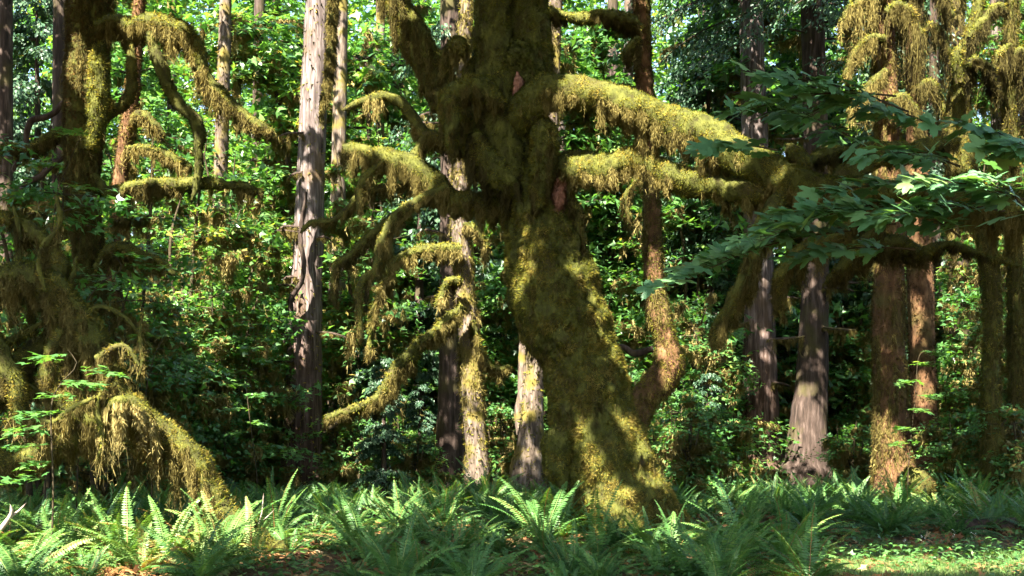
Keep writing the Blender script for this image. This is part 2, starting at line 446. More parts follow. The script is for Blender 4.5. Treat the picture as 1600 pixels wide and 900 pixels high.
class Tree:
    def __init__(self, name, label, path, D, mat, cat='tree', group=None, step=.12, nring=28, lump=.06, lscale=1.2, ridge=.03, flare=(.35, .5, 5), seed=1, extend=0, gap=.3, micro=0.):
        pts, rad = trace(path, D)
        g = ground_z(pts[0, 0], pts[0, 1])
        if pts[0, 2] > g - .1:                     # carry the stem down into the soil
            pts = np.vstack([[pts[0, 0], pts[0, 1], g - .12], pts]); rad = np.concatenate([[rad[0] * 1.05], rad])
        if extend:
            d = norm(pts[-1] - pts[-2]); d = norm(d + np.array([0, 0, .6]))
            top = pts[-1] + d * extend
            pts = np.vstack([pts, (pts[-1] + top) / 2 + [.1, 0, 0], top]); rad = np.concatenate([rad, [rad[-1] * .8, rad[-1] * .45]])
        self.base = np.array([pts[0, 0], pts[0, 1], g]); self.D = D; self.rad = rad
        self.top = pts[-1]
        self.o = thing(name, label, cat, self.base, group)
        self.V, self.F, self.C, self.r = tube(pts, rad, step, nring, lump, lscale, ridge, 9.0, flare, seed, micro=micro)
        mb = MB(); mb.add(self.V, self.F); self.trunk = mb.build('trunk', M[mat], self.o, self.base, True)
        GROUND_TRUNKS.append((self.base[0], self.base[1], rad[0] + gap))
        self.seed = seed
    def moss(self, **k):
        return add_moss(self.trunk, self.V, self.F, self.base, **k)
    def beard(self, **k):
        return add_beard(self.trunk, self.V, self.F, self.base, **k)
    def limb(self, path, D, mat='moss_skin', moss=None, beard=None, step=.05, nring=12, lump=.24, lscale=4.5, name='limb', wobble=.10, seed=0):
        pts, rad = trace(path, D); rad[0] *= .6          # the root of a limb sits inside its parent
        V, F, C, r = tube(pts, rad, step, nring + (6 if moss else 0), lump, lscale, 0, seed=seed or int(R.integers(1e6)), wobble=wobble, micro=.04 if moss else 0)
        mb = MB(); mb.add(V, F); o = mb.build(name, M[mat], self.o, self.base, True)
        if moss is not None: add_moss(o, V, F, self.base, **moss)
        if beard is not None: add_beard(o, V, F, self.base, **beard)
        return o, C, V, F

# --- the big leaning mossy maple
HD = 15.8
hero = Tree('mossy_maple', 'huge leaning maple with a moss covered trunk and thick spreading mossy limbs', [
    (985, 868, 92), (980, 840, 84), (972, 800, 74), (955, 740, 70), (932, 680, 64), (925, 640, 60), (908, 560, 58), (884, 505, 66), (866, 455, 65), (851, 400, 58),
    (841, 350, 49), (828, 300, 42), (815, 255, 43), (806, 210, 44), (804, 160, 43), (806, 105, 46), (812, 70, 34)], HD, 'moss_skin',
    step=.035, nring=110, lump=.13, lscale=2.6, ridge=.0, flare=(.45, .34, 5), seed=4, gap=.5, micro=.075)
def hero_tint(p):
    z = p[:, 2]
    return np.clip(-.30 + .65 * fbm(p * 2.0, 21) + 1.1 * fbm(p * 8, 61, 2) + .13 * (z < 3.4) - .30 * np.clip((z - 3.8) / 1.4, 0, 1) + R.normal(0, .15, len(p)), 0, 1)  # upper moss browner, and darkened to stand in for shade
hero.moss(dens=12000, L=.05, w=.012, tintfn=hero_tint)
hero.beard(dens=140, L=.22, w=.02, tint=.25, zmax=.6, thin=.5)
HM = dict(dens=8500, L=.042, w=.012)
def hb(**k):
    d = dict(dens=1400, L=.34, w=.013, tint=.42, cell=.17, thin=.38, zmax=.0); d.update(k); return d
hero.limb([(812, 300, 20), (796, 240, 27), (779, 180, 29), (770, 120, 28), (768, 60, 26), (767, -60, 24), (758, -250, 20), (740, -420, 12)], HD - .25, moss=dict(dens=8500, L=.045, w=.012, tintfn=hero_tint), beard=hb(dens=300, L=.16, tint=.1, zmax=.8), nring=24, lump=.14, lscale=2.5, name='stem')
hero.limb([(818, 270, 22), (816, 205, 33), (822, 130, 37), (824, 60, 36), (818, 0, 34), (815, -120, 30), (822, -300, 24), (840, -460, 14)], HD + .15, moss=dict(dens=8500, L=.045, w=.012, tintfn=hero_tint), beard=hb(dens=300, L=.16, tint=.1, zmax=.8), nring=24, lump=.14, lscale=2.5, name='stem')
hero.limb([(790, 285, 24), (755, 240, 26), (722, 190, 25), (690, 130, 24), (655, 70, 22), (622, 5, 20), (592, -80, 18), (560, -200, 12)], HD + .5, moss=HM, beard=hb(dens=1100, L=.38, tint=.3, zmax=.7), nring=18)
hero.limb([(690, 120, 10, .3), (705, 78, 13, .2), (716, 72, 10), (722, 90, 5)], HD, moss=HM, beard=hb(L=.45, tint=.55, dens=1200), nring=10)
hero.limb([(785, 165, 16), (750, 138, 18), (718, 138, 17), (702, 160, 16), (704, 200, 12), (712, 240, 7)], HD - .6, moss=dict(dens=10000, L=.042, w=.012), beard=hb(dens=1500, L=.3, tint=.3), nring=16)
hero.limb([(745, 160, 7), (732, 120, 9), (748, 85, 7), (752, 60, 4)], HD + .2, moss=HM, nring=9)
# heavy moss skirt under the fork
hero.limb([(808, 300, 18), (772, 268, 22), (752, 240, 20), (745, 205, 12)], HD - .35, moss=dict(dens=9000, L=.05, w=.012), beard=hb(dens=1500, L=.4, tint=.1, zmax=.9, cell=.22), nring=18, name='burl')
hero.limb([(838, 175, 14), (852, 215, 21), (850, 255, 20), (846, 295, 12), (842, 330, 5)], HD - .5, moss=dict(dens=9000, L=.05, w=.012), beard=hb(dens=1000, L=.34, tint=.35, zmax=.9, cell=.2), nring=16, name='burl')
hero.limb([(862, 400, 20), (838, 440, 28), (834, 480, 30), (840, 515, 20), (860, 550, 8)], HD - .22, moss=dict(dens=9500, L=.045, w=.012, mat='moss', tintfn=lambda p: np.clip(.6 + R.normal(0, .15, len(p)), 0, 1)), nring=22, lump=.1, name='burl')
hero.limb([(890, 660, 20), (872, 690, 24), (874, 730, 20), (890, 770, 8)], HD - .25, moss=dict(dens=9500, L=.045, w=.012), nring=18, lump=.12, name='burl')
# right-hand upper limb, drooping away to the right edge of the picture
RA = [(800, 215, 22), (822, 178, 24, -.4), (850, 148, 24, -.6), (885, 142, 22, -.7), (930, 152, 21, -.8), (985, 168, 21, -.9), (1040, 188, 21, -1.0), (1095, 208, 22, -1.2), (1150, 240, 23, -1.4),
      (1200, 268, 24, -1.6), (1255, 288, 18, -1.9), (1320, 296, 14, -2.2), (1400, 298, 12, -2.6), (1480, 304, 15, -3.), (1560, 320, 22, -3.4), (1650, 333, 24, -3.8), (1760, 330, 18, -4.2)]
RA = [(a[0], a[1], a[2] * 1.15) + tuple(a[3:]) for a in RA]
hero.limb(RA, HD, moss=dict(dens=11000, L=.04, w=.011), beard=hb(dens=3000, L=.36, tint=.5, zmax=-.25, thin=.4), nring=26, lump=.13, lscale=3.5, wobble=.04)
hero.limb([(835, 268, 12), (868, 258, 13, -.3), (900, 268, 20, -.5), (940, 260, 20, -.6), (985, 252, 18, -.7), (1030, 264, 17, -.8), (1080, 282, 19, -1), (1130, 292, 17, -1.2), (1180, 298, 16, -1.5), (1230, 300, 10, -1.7)],
          HD, moss=dict(dens=11000, L=.04, w=.011), beard=hb(dens=2600, L=.22, tint=.7, zmax=-.3), nring=18, lump=.2)
hero.limb([(850, 258, 9, -.1), (885, 246, 9, -.2), (912, 243, 8, -.3), (935, 252, 5, -.5)], HD, moss=dict(dens=7000, L=.04, w=.015), nring=10)
# bare reddish scars
hero.limb([(872, 262, 9, .12), (876, 282, 13, .08), (874, 305, 10, .1), (868, 335, 5, .2)], HD - .45, mat='raw_bark', moss=dict(dens=4500, L=.07, w=.012, mat='scar_fibre'), nring=22, lump=.6, lscale=13, step=.03, name='bark_scar')
hero.limb([(808, 112, 3), (809, 128, 6), (807, 148, 5), (806, 158, 3)], HD - .40, mat='raw_bark', moss=dict(dens=2500, L=.05, w=.012, mat='scar_fibre'), nring=20, lump=.6, lscale=16, step=.03, name='bark_scar')
# offshoots of the right limb
hero.limb([(1235, 280, 14, -1.8), (1212, 325, 14, -1.9), (1190, 365, 12, -2), (1178, 420, 11, -2), (1150, 470, 13, -1.9), (1128, 515, 10, -1.8), (1120, 545, 4, -1.8)], HD, moss=dict(dens=9500, L=.042, w=.012), beard=hb(dens=1900, L=.3, tint=.45), nring=14)
hero.limb([(1245, 282, 14, -1.8), (1256, 255, 13, -1.8), (1243, 238, 10, -1.7), (1228, 222, 5, -1.7)], HD, moss=HM, beard=hb(L=.15, tint=.1), nring=12)
hero.limb([(1252, 258, 9, -1.8), (1290, 242, 9, -1.6), (1330, 238, 6, -1.4), (1370, 222, 4, -1.3)], HD, moss=HM, beard=hb(L=.2, tint=.1), nring=10)
hero.limb([(1290, 292, 12, -2.), (1325, 272, 17, -1.9), (1360, 245, 18, -1.8), (1400, 236, 15, -1.7), (1450, 235, 10, -1.5), (1500, 222, 5, -1.4)], HD, moss=dict(dens=11000, L=.04, w=.011), beard=hb(L=.18, tint=.15), nring=14)
hero.limb([(1345, 300, 10, -2.3), (1330, 350, 11, -2.3), (1290, 372, 13, -2.2), (1240, 400, 10, -2.1), (1215, 440, 7, -2.1), (1222, 500, 4, -2.1)], HD, moss=HM, beard=hb(dens=2400, L=.3, tint=.45), nring=10)
hero.limb([(1380, 302, 9, -2.4), (1372, 350, 12, -2.4), (1345, 395, 16, -2.3), (1310, 425, 12, -2.2), (1290, 440, 5, -2.2)], HD, moss=HM, beard=hb(L=.25, tint=.2), nring=12)
hero.limb([(1330, 378, 8, -2.3), (1390, 385, 18, -2.3), (1440, 395, 12, -2.2), (1480, 380, 6, -2.2), (1530, 398, 4, -2.2), (1590, 415, 2.5, -2.2)], HD, moss=HM, beard=hb(L=.2, tint=.08), nring=10)
hero.limb([(890, 300, 7, -.4), (903, 330, 9, -.3), (910, 365, 8, -.2), (908, 395, 3, -.2)], HD, moss=HM, beard=hb(L=.2, tint=.2), nring=9)
# left lower limb and its drooping twigs
hero.limb([(815, 322, 16), (770, 326, 17, .1), (728, 318, 18, .2), (695, 306, 19, .2), (662, 276, 19, .2), (622, 252, 17, .2), (575, 242, 15, .2), (548, 234, 12, .2), (540, 240, 6, .2)], HD, moss=HM, beard=hb(dens=2400, L=.34, tint=.5), nring=18)
def thin_limb(t, path, D, L=.2, tint=.5, dens=1800):
    t.limb(path, D, moss=dict(dens=4000, L=.04, w=.016), beard=hb(dens=dens, L=L, tint=tint, cell=.13), nring=8, lump=.25, wobble=.06)
thin_limb(hero, [(700, 290, 7), (655, 315, 6), (615, 345, 7), (597, 385, 8), (585, 425, 7), (565, 440, 5), (562, 480, 4), (566, 530, 2)], HD, .28, .6)
thin_limb(hero, [(650, 290, 5), (600, 295, 5), (560, 310, 6), (520, 345, 5), (490, 350, 3), (470, 365, 2)], HD + .3, .25, .45)
thin_limb(hero, [(680, 300, 6), (630, 330, 5), (575, 375, 6), (550, 398, 6), (528, 412, 5), (520, 450, 4), (522, 480, 2)], HD + .6, .2, .2)
thin_limb(hero, [(600, 250, 4), (572, 275, 5), (562, 300, 6), (560, 330, 3)], HD, .4, .6)
thin_limb(hero, [(690, 225, 6), (660, 205, 10), (625, 158, 7), (590, 155, 9), (560, 160, 5), (535, 170, 3)], HD + .7, .28, .7)
thin_limb(hero, [(745, 235, 9), (700, 225, 10), (672, 212, 9), (655, 235, 9), (640, 258, 6)], HD + .6, .25, .35)
thin_limb(hero, [(1005, 268, 4, -.8), (975, 310, 4, -.7), (985, 345, 3, -.7)], HD, .2, .5)

# sprays of broad leaves in front of the right limb
def leaf_spray(tree, start, end, D, n=9, size=.26, sag=.12, spread=.5, dd=0., seed=0):
    a = P(*start, D); b = P(*end, D + dd)
    t = np.linspace(0, 1, 8)
    pts = a[None] + (b - a)[None] * t[:, None]; pts[:, 2] += sag * np.sin(t * pi) * np.linalg.norm(b - a) * .5
    V, F, C, r = tube(pts, np.linspace(.012, .003, 8), .06, 5)
    mb = MB(); mb.add(V, F); tw = mb.build('twig', M['twig'], tree.o, tree.base, True)
    m = n * 2
    s = np.repeat(np.linspace(.22, 1, n), 2); i = (s * (len(C) - 1)).astype(int)
    p0 = C[i]; ax = norm(b - a)
    sd = np.tile([1, -1], n)
    lat = norm(np.cross(ax, [0, 0, 1]))
    d = norm(ax[None] * .75 + lat[None] * (sd * spread * (1.1 - .3 * s))[:, None] * 2 + R.normal(0, .22, (m, 3)))
    d[:, 2] = -.08 + R.normal(0, .12, m)
    d = norm(d)
    pet = (.10 + .16 * R.random(m))[:, None]
    p = p0 + d * pet + np.array([0, 0, .02])
    nrm = norm(np.array([-.05, -.75, 1.0]) + R.normal(0, .34, (m, 3)))
    lv = MB(); leaves(lv, p, d, nrm, size * (.6 + .55 * R.random(m)), LEAF_HI, np.clip(R.random(m), 0, .95))
    st = MB()
    for q0, q1 in zip(p0, p):
        v, f, _, _ = tube(np.array([q0, (q0 + q1) / 2 + [0, 0, .015], q1]), np.array([.003, .0025, .002]), .1, 3)
        st.add(v, f)
    st.build('leaf_stalks', M['twig'], tw, tree.base)
    lv.build('foliage', M['bigleaf'], tw, tree.base)
for k, (s, e, D, n) in enumerate([
    ((1420, 175), (1190, 120), 12.3, 9), ((1400, 150), (1160, 175), 12.6, 9), ((1215, 235), (1115, 232), 12.6, 4), ((1385, 250), (1200, 165), 12.8, 7),
    ((1560, 300), (1300, 300), 11.6, 10), ((1500, 260), (1370, 240), 11.8, 7), ((1480, 330), (1210, 345), 11.5, 11), ((1420, 320), (1180, 380), 11.7, 10),
    ((1400, 350), (1080, 425), 11.9, 12), ((1330, 360), (1050, 450), 12.1, 9), ((1650, 250), (1480, 190), 11.3, 7), ((1620, 320), (1440, 285), 11.2, 8),
    ((1640, 230), (1560, 235), 11.0, 6), ((1570, 330), (1390, 340), 11.4, 8), ((1430, 390), (1250, 405), 11.9, 6), ((1620, 350), (1540, 270), 11.1, 6), ((1350, 150), (1240, 190), 12.9, 6),
    ((1500, 370), (1420, 330), 11.6, 6), ((1470, 200), (1330, 165), 12.4, 6)]):
    leaf_spray(hero, s, e, D, int(n * 2.6), size=.205, dd=(-.3 if k % 2 else .3))

# --- left sprawling, moss draped maple arching to the ground
LD = 12.9
lm = Tree('arching_maple', 'moss draped maple arching down to the ferns beside the pale sunlit fern bank', [
    (-150, 790, 21.6), (-120, 700, 20.2), (-75, 560, 18.7), (-30, 470, 18.7), (30, 430, 20.2), (85, 460, 24.5), (130, 520, 25.9), (165, 580, 23.0), (205, 640, 20.2), (255, 675, 17.3), (298, 715, 18.7), (325, 765, 21.6), (352, 805, 23.0), (395, 838, 15.8), (450, 862, 7.2)], LD, 'moss_skin',
    step=.06, nring=30, lump=.16, lscale=3, ridge=0, flare=None, seed=9, micro=.06)
lm.moss(dens=10000, L=.042, w=.011)
lm.beard(dens=2200, L=.62, w=.014, tint=.5, cell=.22, zmax=.2, thin=.36)
lm.limb([(-60, 600, 17.7), (0, 722, 17.7), (55, 710, 16.3), (110, 690, 15.0), (165, 668, 13.6), (205, 645, 10.9)], LD + .25, moss=HM, beard=hb(L=.3, tint=.45), nring=16)
lm.limb([(-60, 480, 13.6), (-10, 540, 16.3), (20, 590, 15.0), (30, 640, 10.9), (28, 670, 4.1)], LD - .2, moss=HM, beard=hb(L=.5, tint=.35, dens=1300, cell=.22), nring=14)
lm.limb([(60, 450, 15.0), (95, 420, 12.2), (75, 380, 9.5), (30, 350, 8.2), (-40, 320, 8.2)], LD + .3, moss=HM, beard=hb(L=.6, tint=.3, dens=1300, cell=.22), nring=14)
lm.limb([(110, 500, 10.9), (80, 560, 13.6), (90, 620, 12.2), (130, 650, 9.5), (180, 655, 5.4)], LD - .1, moss=HM, beard=hb(L=.5, tint=.35, dens=1300, cell=.22), nring=14)
lm.limb([(240, 668, 6.8), (225, 640, 8.2), (200, 628, 8.2), (170, 632, 6.1), (150, 640, 2.7)], LD - .35, moss=HM, beard=hb(L=.85, tint=.95, dens=5200, cell=.19, zmax=.3, thin=.25), nring=14)
lm.limb([(90, 520, 13.6), (40, 560, 16.3), (-20, 640, 17.7), (-60, 760, 17.7)], LD + .5, moss=HM, beard=hb(L=.6, tint=.15, dens=1300, cell=.25), nring=14)
thin_limb(lm, [(150, 620, 4.1), (110, 640, 4.1), (85, 660, 3.4), (40, 650, 3.4), (10, 655, 2.7)], LD - .5, .5, .75, 3000)
thin_limb(lm, [(215, 600, 3.4), (222, 560, 3.4), (218, 520, 2.7), (224, 480, 1.4)], LD, .2, .6)

for path in ([(70, 455, 5), (60, 400, 4), (90, 350, 4), (85, 300, 2)], [(20, 430, 6), (50, 480, 5), (55, 540, 4), (80, 590, 2)], [(-20, 470, 6), (20, 430, 5), (30, 370, 4), (20, 320, 2)],
             [(110, 500, 5), (160, 480, 4), (200, 500, 3), (235, 540, 2)], [(150, 560, 5), (190, 540, 4), (215, 575, 3)], [(-40, 560, 7), (20, 530, 5), (70, 500, 4), (110, 440, 3), (120, 400, 2)],
             [(0, 620, 5), (40, 600, 4), (75, 620, 3), (110, 610, 2)], [(170, 590, 5), (150, 640, 4), (160, 690, 3), (150, 720, 2)]):
    thin_limb(lm, path, LD + R.uniform(-.5, .6), .35, .3, 1500)

# --- left background maple with a crooked mossy branch
lb = Tree('mossy_maple', 'dark mossy maple near the upper left with a crooked branch like an elbow', [
    (150, 745, 30), (148, 620, 26), (142, 500, 22), (138, 400, 22), (128, 300, 24), (130, 200, 28), (136, 100, 31), (142, 0, 32), (150, -150, 26)], 20, 'moss_skin', nring=36, step=.08, lump=.14, lscale=2.2, ridge=0, seed=12, extend=5)
lb.moss(dens=2600, L=.06, w=.02, tintfn=lambda p: np.clip(.3 + .5 * fbm(p * 2, 4) + R.normal(0, .15, len(p)) - .2, 0, 1), mat='moss_rust')
lb.beard(dens=400, L=.3, w=.02, tint=.35, zmax=.7)
lb.limb([(140, 235, 14), (150, 170, 15), (155, 115, 14), (158, 70, 8)], 19.3, moss=dict(dens=4000, L=.06, w=.02), nring=14, name='burl')
lb.limb([(150, 40, 14), (185, 35, 12), (205, 40, 12), (240, 38, 14), (285, 48, 14), (305, 75, 12), (312, 105, 10), (330, 130, 8), (365, 165, 7), (395, 190, 7), (430, 212, 4)], 19.6, moss=dict(dens=3200, L=.055, w=.02), beard=hb(L=.45, tint=.45, dens=2000, w=.022), nring=14)
lb.limb([(235, 50, 8), (245, 90, 9), (262, 130, 8), (282, 165, 8), (305, 190, 8), (312, 240, 6), (305, 290, 4), (298, 315, 2)], 19.5, moss=dict(dens=2500, L=.05, w=.02, tintfn=lambda p: np.clip(R.normal(.1, .1, len(p)), 0, 1)), nring=8, wobble=.1)
lb.limb([(203, 45, 6), (207, 100, 6), (203, 140, 7), (185, 170, 6), (160, 190, 4)], 19.6, moss=dict(dens=2500, L=.05, w=.02, mat='moss_rust'), nring=8, wobble=.1)
lb.limb([(145, 275, 9), (170, 300, 8), (230, 290, 8), (300, 285, 9), (360, 290, 6), (410, 302, 4)], 19.8, moss=dict(dens=2500, L=.05, w=.02), beard=hb(L=.3, tint=.4, w=.022), nring=9, wobble=.1)
lb.limb([(150, 420, 12), (185, 385, 10), (220, 400, 8), (245, 410, 6), (275, 432, 3)], 19.8, moss=dict(dens=2500, L=.05, w=.02), beard=hb(L=.3, tint=.3, w=.022), nring=9)
lb.limb([(130, 200, 8), (90, 215, 7), (50, 230, 6), (10, 228, 5), (-30, 240, 3)], 20.2, moss=dict(dens=2500, L=.05, w=.02), beard=hb(L=.2, tint=.15, w=.022), nring=8, wobble=.15)
lb.limb([(125, 130, 6), (80, 180, 5), (50, 195, 5), (20, 270, 4)], 20.4, mat='bark_dark', nring=7, wobble=.15)
lb.limb([(122, 230, 6), (70, 270, 5), (40, 300, 4), (30, 340, 3)], 20.4, mat='bark_dark', nring=7, wobble=.15)

ms2 = Tree('mossy_maple', 'slim rust brown mossy maple stem right of the dark maple at upper left', [
    (178, 742, 12), (176, 600, 11), (178, 420, 11), (186, 300, 11), (196, 220, 11), (206, 150, 11), (212, 80, 10), (218, 0, 9)], 23, 'bark_rust', nring=16, seed=15, extend=4)
ms2.moss(dens=2200, L=.06, w=.024, mat='moss_rust')
ms2.limb([(204, 185, 6), (222, 180, 7), (240, 195, 6), (255, 215, 3)], 22.8, moss=dict(dens=2500, L=.05, w=.022, mat='moss_rust'), beard=hb(L=.3, tint=.5, w=.024), nring=8)
ms2.limb([(195, 230, 5), (240, 235, 6), (270, 245, 7), (300, 260, 3)], 22.9, moss=dict(dens=2500, L=.05, w=.022), beard=hb(L=.35, tint=.75, w=.024), nring=8)

# --- big straight conifer trunks
sp1 = Tree('spruce_tree', 'tall grey spruce with a straight bare trunk left of the leaning maple', [
    (470, 745, 36), (471, 725, 33), (472, 690, 31), (475, 600, 28), (477, 500, 26), (481, 400, 24), (488, 200, 21), (499, 0, 21), (505, -120, 19)], 29.0, 'bark_grey', nring=52, step=.12, lump=.03, ridge=.05, flare=(.4, .25, 6), seed=21, extend=6)
sp1.moss(dens=45, L=.1, w=.05, mat='moss')
sp1.limb([(500, 190, 3), (512, 120, 5), (516, 60, 6), (523, 0, 6), (530, -60, 5)], 28.2, mat='moss_skin', moss=dict(dens=2000, L=.06, w=.024, mat='moss_rust'), beard=hb(L=.3, tint=.5, w=.024), nring=8)
sp1.limb([(478, 300, 4), (470, 360, 4), (472, 440, 4), (455, 480, 5), (448, 540, 3)], 28.2, mat='bark_dark', nring=6, wobble=.2)
sp2 = Tree('spruce_tree', 'pale grey spruce trunk just behind the tall grey spruce', [(524, 735, 16), (525, 650, 14), (526, 500, 13), (528, 340, 12), (531, 150, 11), (534, -20, 10)], 33, 'bark_pale', nring=30, lump=.03, ridge=.05, seed=22, extend=7)
sp3 = Tree('spruce_tree', 'spruce trunk with dappled bark between the arching maple and the tall grey spruce', [(336, 735, 20), (335, 680, 17), (336, 600, 14), (339, 470, 12), (344, 300, 11), (350, 100, 10), (354, -30, 9)], 31, 'bark_pale', nring=30, lump=.04, ridge=.05, seed=23, extend=7)
sp3.moss(dens=120, L=.1, w=.05, mat='moss_hang')
sp4 = Tree('spruce_tree', 'thick dark spruce trunk behind the dappled mossy maple', [(704, 745, 30), (706, 700, 26), (708, 600, 23), (708, 480, 22), (708, 300, 20), (706, 100, 18), (705, -30, 16)], 30.0, 'bark_dark', nring=40, lump=.03, ridge=.06, seed=24, extend=7)
mm = Tree('mossy_maple', 'slender mossy maple with dappled bark and two branches sweeping down to the left', [
    (746, 745, 20), (745, 715, 18), (740, 650, 18), (735, 560, 17), (728, 480, 16), (722, 400, 15), (719, 330, 14), (722, 200, 12), (726, 60, 10)], 26.5, 'bark_pale', nring=26, step=.1, lump=.16, lscale=2.4, seed=25, extend=5)
mm.moss(dens=420, L=.07, w=.035, mat='moss')
mm.beard(dens=160, L=.4, w=.03, tint=.7, zmax=.7, thin=.5)
mw = dict(dens=1500, L=.07, w=.03)
mm.limb([(722, 388, 9), (690, 388, 8), (655, 392, 8), (625, 405, 7), (603, 430, 6), (590, 465, 5), (580, 500, 4), (578, 560, 3)], 26, moss=mw, beard=hb(L=.4, tint=.7, w=.028, dens=1500), nring=9)
mm.limb([(724, 478, 9), (705, 500, 9), (680, 520, 9), (645, 550, 10), (620, 580, 10), (606, 605, 9), (575, 632, 7), (540, 645, 6), (505, 652, 4)], 25.8, moss=mw, beard=hb(L=.35, tint=.6, w=.028, dens=1300), nring=9)
mm.limb([(722, 440, 7), (700, 440, 7), (690, 460, 5), (680, 480, 3)], 25.9, moss=mw, beard=hb(L=.35, tint=.75, w=.028), nring=8)
mm.limb([(724, 350, 5), (745, 358, 5), (756, 380, 4), (758, 410, 4)], 26.2, moss=mw, beard=hb(L=.4, tint=.75, w=.028), nring=7)
mm.limb([(738, 500, 5), (750, 540, 4), (770, 575, 4), (800, 575, 3)], 26.2, moss=mw, beard=hb(L=.3, tint=.6, w=.028), nring=7)
mm.limb([(545, 645, 5), (520, 665, 5), (508, 672, 3)], 25.8, mat='bark_dark', nring=7)
pt = Tree('spruce_tree', 'pale trunk with a tilted twin stem half hidden behind the leaning maple', [(826, 735, 28), (829, 690, 21), (834, 600, 16), (841, 500, 14), (850, 380, 13), (860, 200, 12), (868, 0, 11)], 26, 'bark_pale', nring=36, lump=.08, ridge=.05, flare=(.5, .4, 5), seed=26, extend=6)
pt.moss(dens=220, L=.08, w=.04)
pt.limb([(816, 725, 12), (816, 640, 10), (819, 560, 9), (823, 490, 9), (824, 400, 8)], 26.3, mat='bark_pale', nring=14, name='stem')

# --- mossy stem right of the leaning maple, crooked at its foot
rm = Tree('mossy_maple', 'golden mossy maple stem with a swollen crooked foot right of the leaning maple', [
    (962, 745, 22), (975, 700, 20), (994, 655, 20), (1010, 618, 22), (1032, 595, 25), (1046, 566, 25), (1040, 530, 17), (1028, 488, 20), (1022, 440, 15), (1020, 400, 15), (1018, 320, 13), (1012, 200, 14), (1005, 100, 13), (1002, 0, 13), (1000, -100, 12)], 20.5, 'bark_rust', nring=32, step=.07, lump=.16, lscale=3, ridge=0, flare=(.3, .3, 4), seed=31, extend=4)
rm.beard(dens=300, L=.25, w=.016, tint=.55, zmax=.3, thin=.5)
rm.moss(dens=4200, L=.05, w=.018, tintfn=lambda p: np.clip(.75 - .12 * np.clip(p[:, 2] - 2, 0, 5) + R.normal(0, .15, len(p)), 0, 1))
rm.limb([(1002, 50, 13), (985, 36, 12), (950, 28, 9), (910, 26, 8), (875, 24, 7), (850, 16, 5), (820, 5, 3)], 20.4, moss=dict(dens=3000, L=.05, w=.02), beard=hb(L=.22, tint=.2, dens=2200, w=.02), nring=10)
rm.limb([(1000, 60, 9), (986, 80, 8), (985, 100, 4)], 20.2, moss=dict(dens=3000, L=.05, w=.02), beard=hb(L=.25, tint=.1, w=.02), nring=9)
rm.limb([(1020, 545, 8), (992, 552, 6), (975, 540, 5), (950, 548, 3)], 20.6, mat='bark_dark', nring=8)
rm.limb([(1008, 150, 6), (975, 140, 7), (945, 150, 6), (925, 165, 3)], 20.8, moss=dict(dens=3000, L=.05, w=.02), beard=hb(L=.22, tint=.3, w=.02), nring=8)

# --- right-hand trunks
s5 = Tree('spruce_tree', 'tall furrowed spruce with a broad grey brown trunk behind the end of the mossy limb', [(1190, 735, 37), (1189, 715, 33), (1188, 660, 29), (1187, 600, 27), (1186, 450, 23), (1180, 250, 20), (1176, 100, 19), (1173, 0, 19), (1171, -120, 18)], 31, 'bark_grey', nring=48, lump=.03, ridge=.07, flare=(.4, .22, 6), seed=41, extend=6)
s6 = Tree('spruce_tree', 'dark spruce trunk with a sunlit flared foot, second from the furrowed spruce', [(1258, 740, 40), (1260, 715, 33), (1264, 650, 28), (1268, 600, 25), (1272, 500, 22), (1275, 380, 20), (1274, 200, 19), (1270, 0, 18)], 29.5, 'bark_dark', nring=44, lump=.04, ridge=.06, flare=(.5, .25, 5), seed=42, extend=6)
t7 = Tree('mossy_hemlock', 'rust orange mossy hemlock with golden moss curtains on the right', [(1402, 780, 40), (1399, 750, 33), (1395, 700, 28), (1390, 600, 25), (1388, 480, 24), (1390, 380, 22), (1386, 200, 19), (1379, 0, 16), (1376, -120, 14)], 23.5, 'bark_rust', nring=40, lump=.09, lscale=2, flare=(.4, .35, 5), seed=43, extend=5)
t7.moss(dens=1100, L=.06, w=.026, mat='moss_rust')
t7.beard(dens=260, L=.5, w=.024, tint=.6, zmax=.8, thin=.45)
t8 = Tree('mossy_hemlock', 'narrower brown hemlock pressed close behind the rust orange hemlock', [(1448, 755, 26), (1446, 700, 22), (1443, 600, 20), (1439, 480, 20), (1436, 360, 19), (1432, 200, 16), (1428, 0, 13)], 25.5, 'bark_rust', nring=30, lump=.07, flare=(.35, .3, 5), seed=44, extend=5)
t8.moss(dens=700, L=.06, w=.028, mat='moss_rust', tintfn=lambda p: np.clip(R.normal(.3, .2, len(p)), 0, 1))
t9 = Tree('spruce_tree', 'dark spruce trunk with stringy brown moss near the right edge', [(1504, 690, 22), (1502, 640, 19), (1501, 500, 17), (1496, 350, 15), (1494, 200, 14), (1492, 0, 13)], 30, 'bark_dark', nring=32, lump=.04, ridge=.06, seed=45, extend=6)
t9.beard(dens=260, L=1.3, w=.03, tint=.4, zmax=.9, thin=.45, cell=.3, gather=.2, sway=.15)
t10 = Tree('mossy_hemlock', 'shaggy hemlock in a cone of hanging brown moss at upper right', [(1552, 700, 15), (1548, 600, 13), (1550, 480, 12), (1535, 350, 15), (1500, 250, 20), (1498, 170, 16), (1505, 100, 12), (1522, 40, 10), (1535, -30, 9)], 21, 'moss_skin', nring=24, lump=.15, lscale=2, seed=46, extend=5)
t10.moss(dens=2200, L=.06, w=.022)
t10.beard(dens=330, L=.9, w=.022, tint=.35, zmax=.9, thin=.33, cell=.25, gather=.3, sway=.1)
t11 = Tree('mossy_hemlock', 'thin hemlock trailing ragged moss, rightmost of the hanging moss trees', [(1590, 720, 12), (1588, 500, 11), (1582, 300, 10), (1578, 150, 11), (1580, 60, 9), (1582, -30, 8)], 22, 'moss_skin', nring=18, lump=.15, lscale=2, seed=47, extend=5)
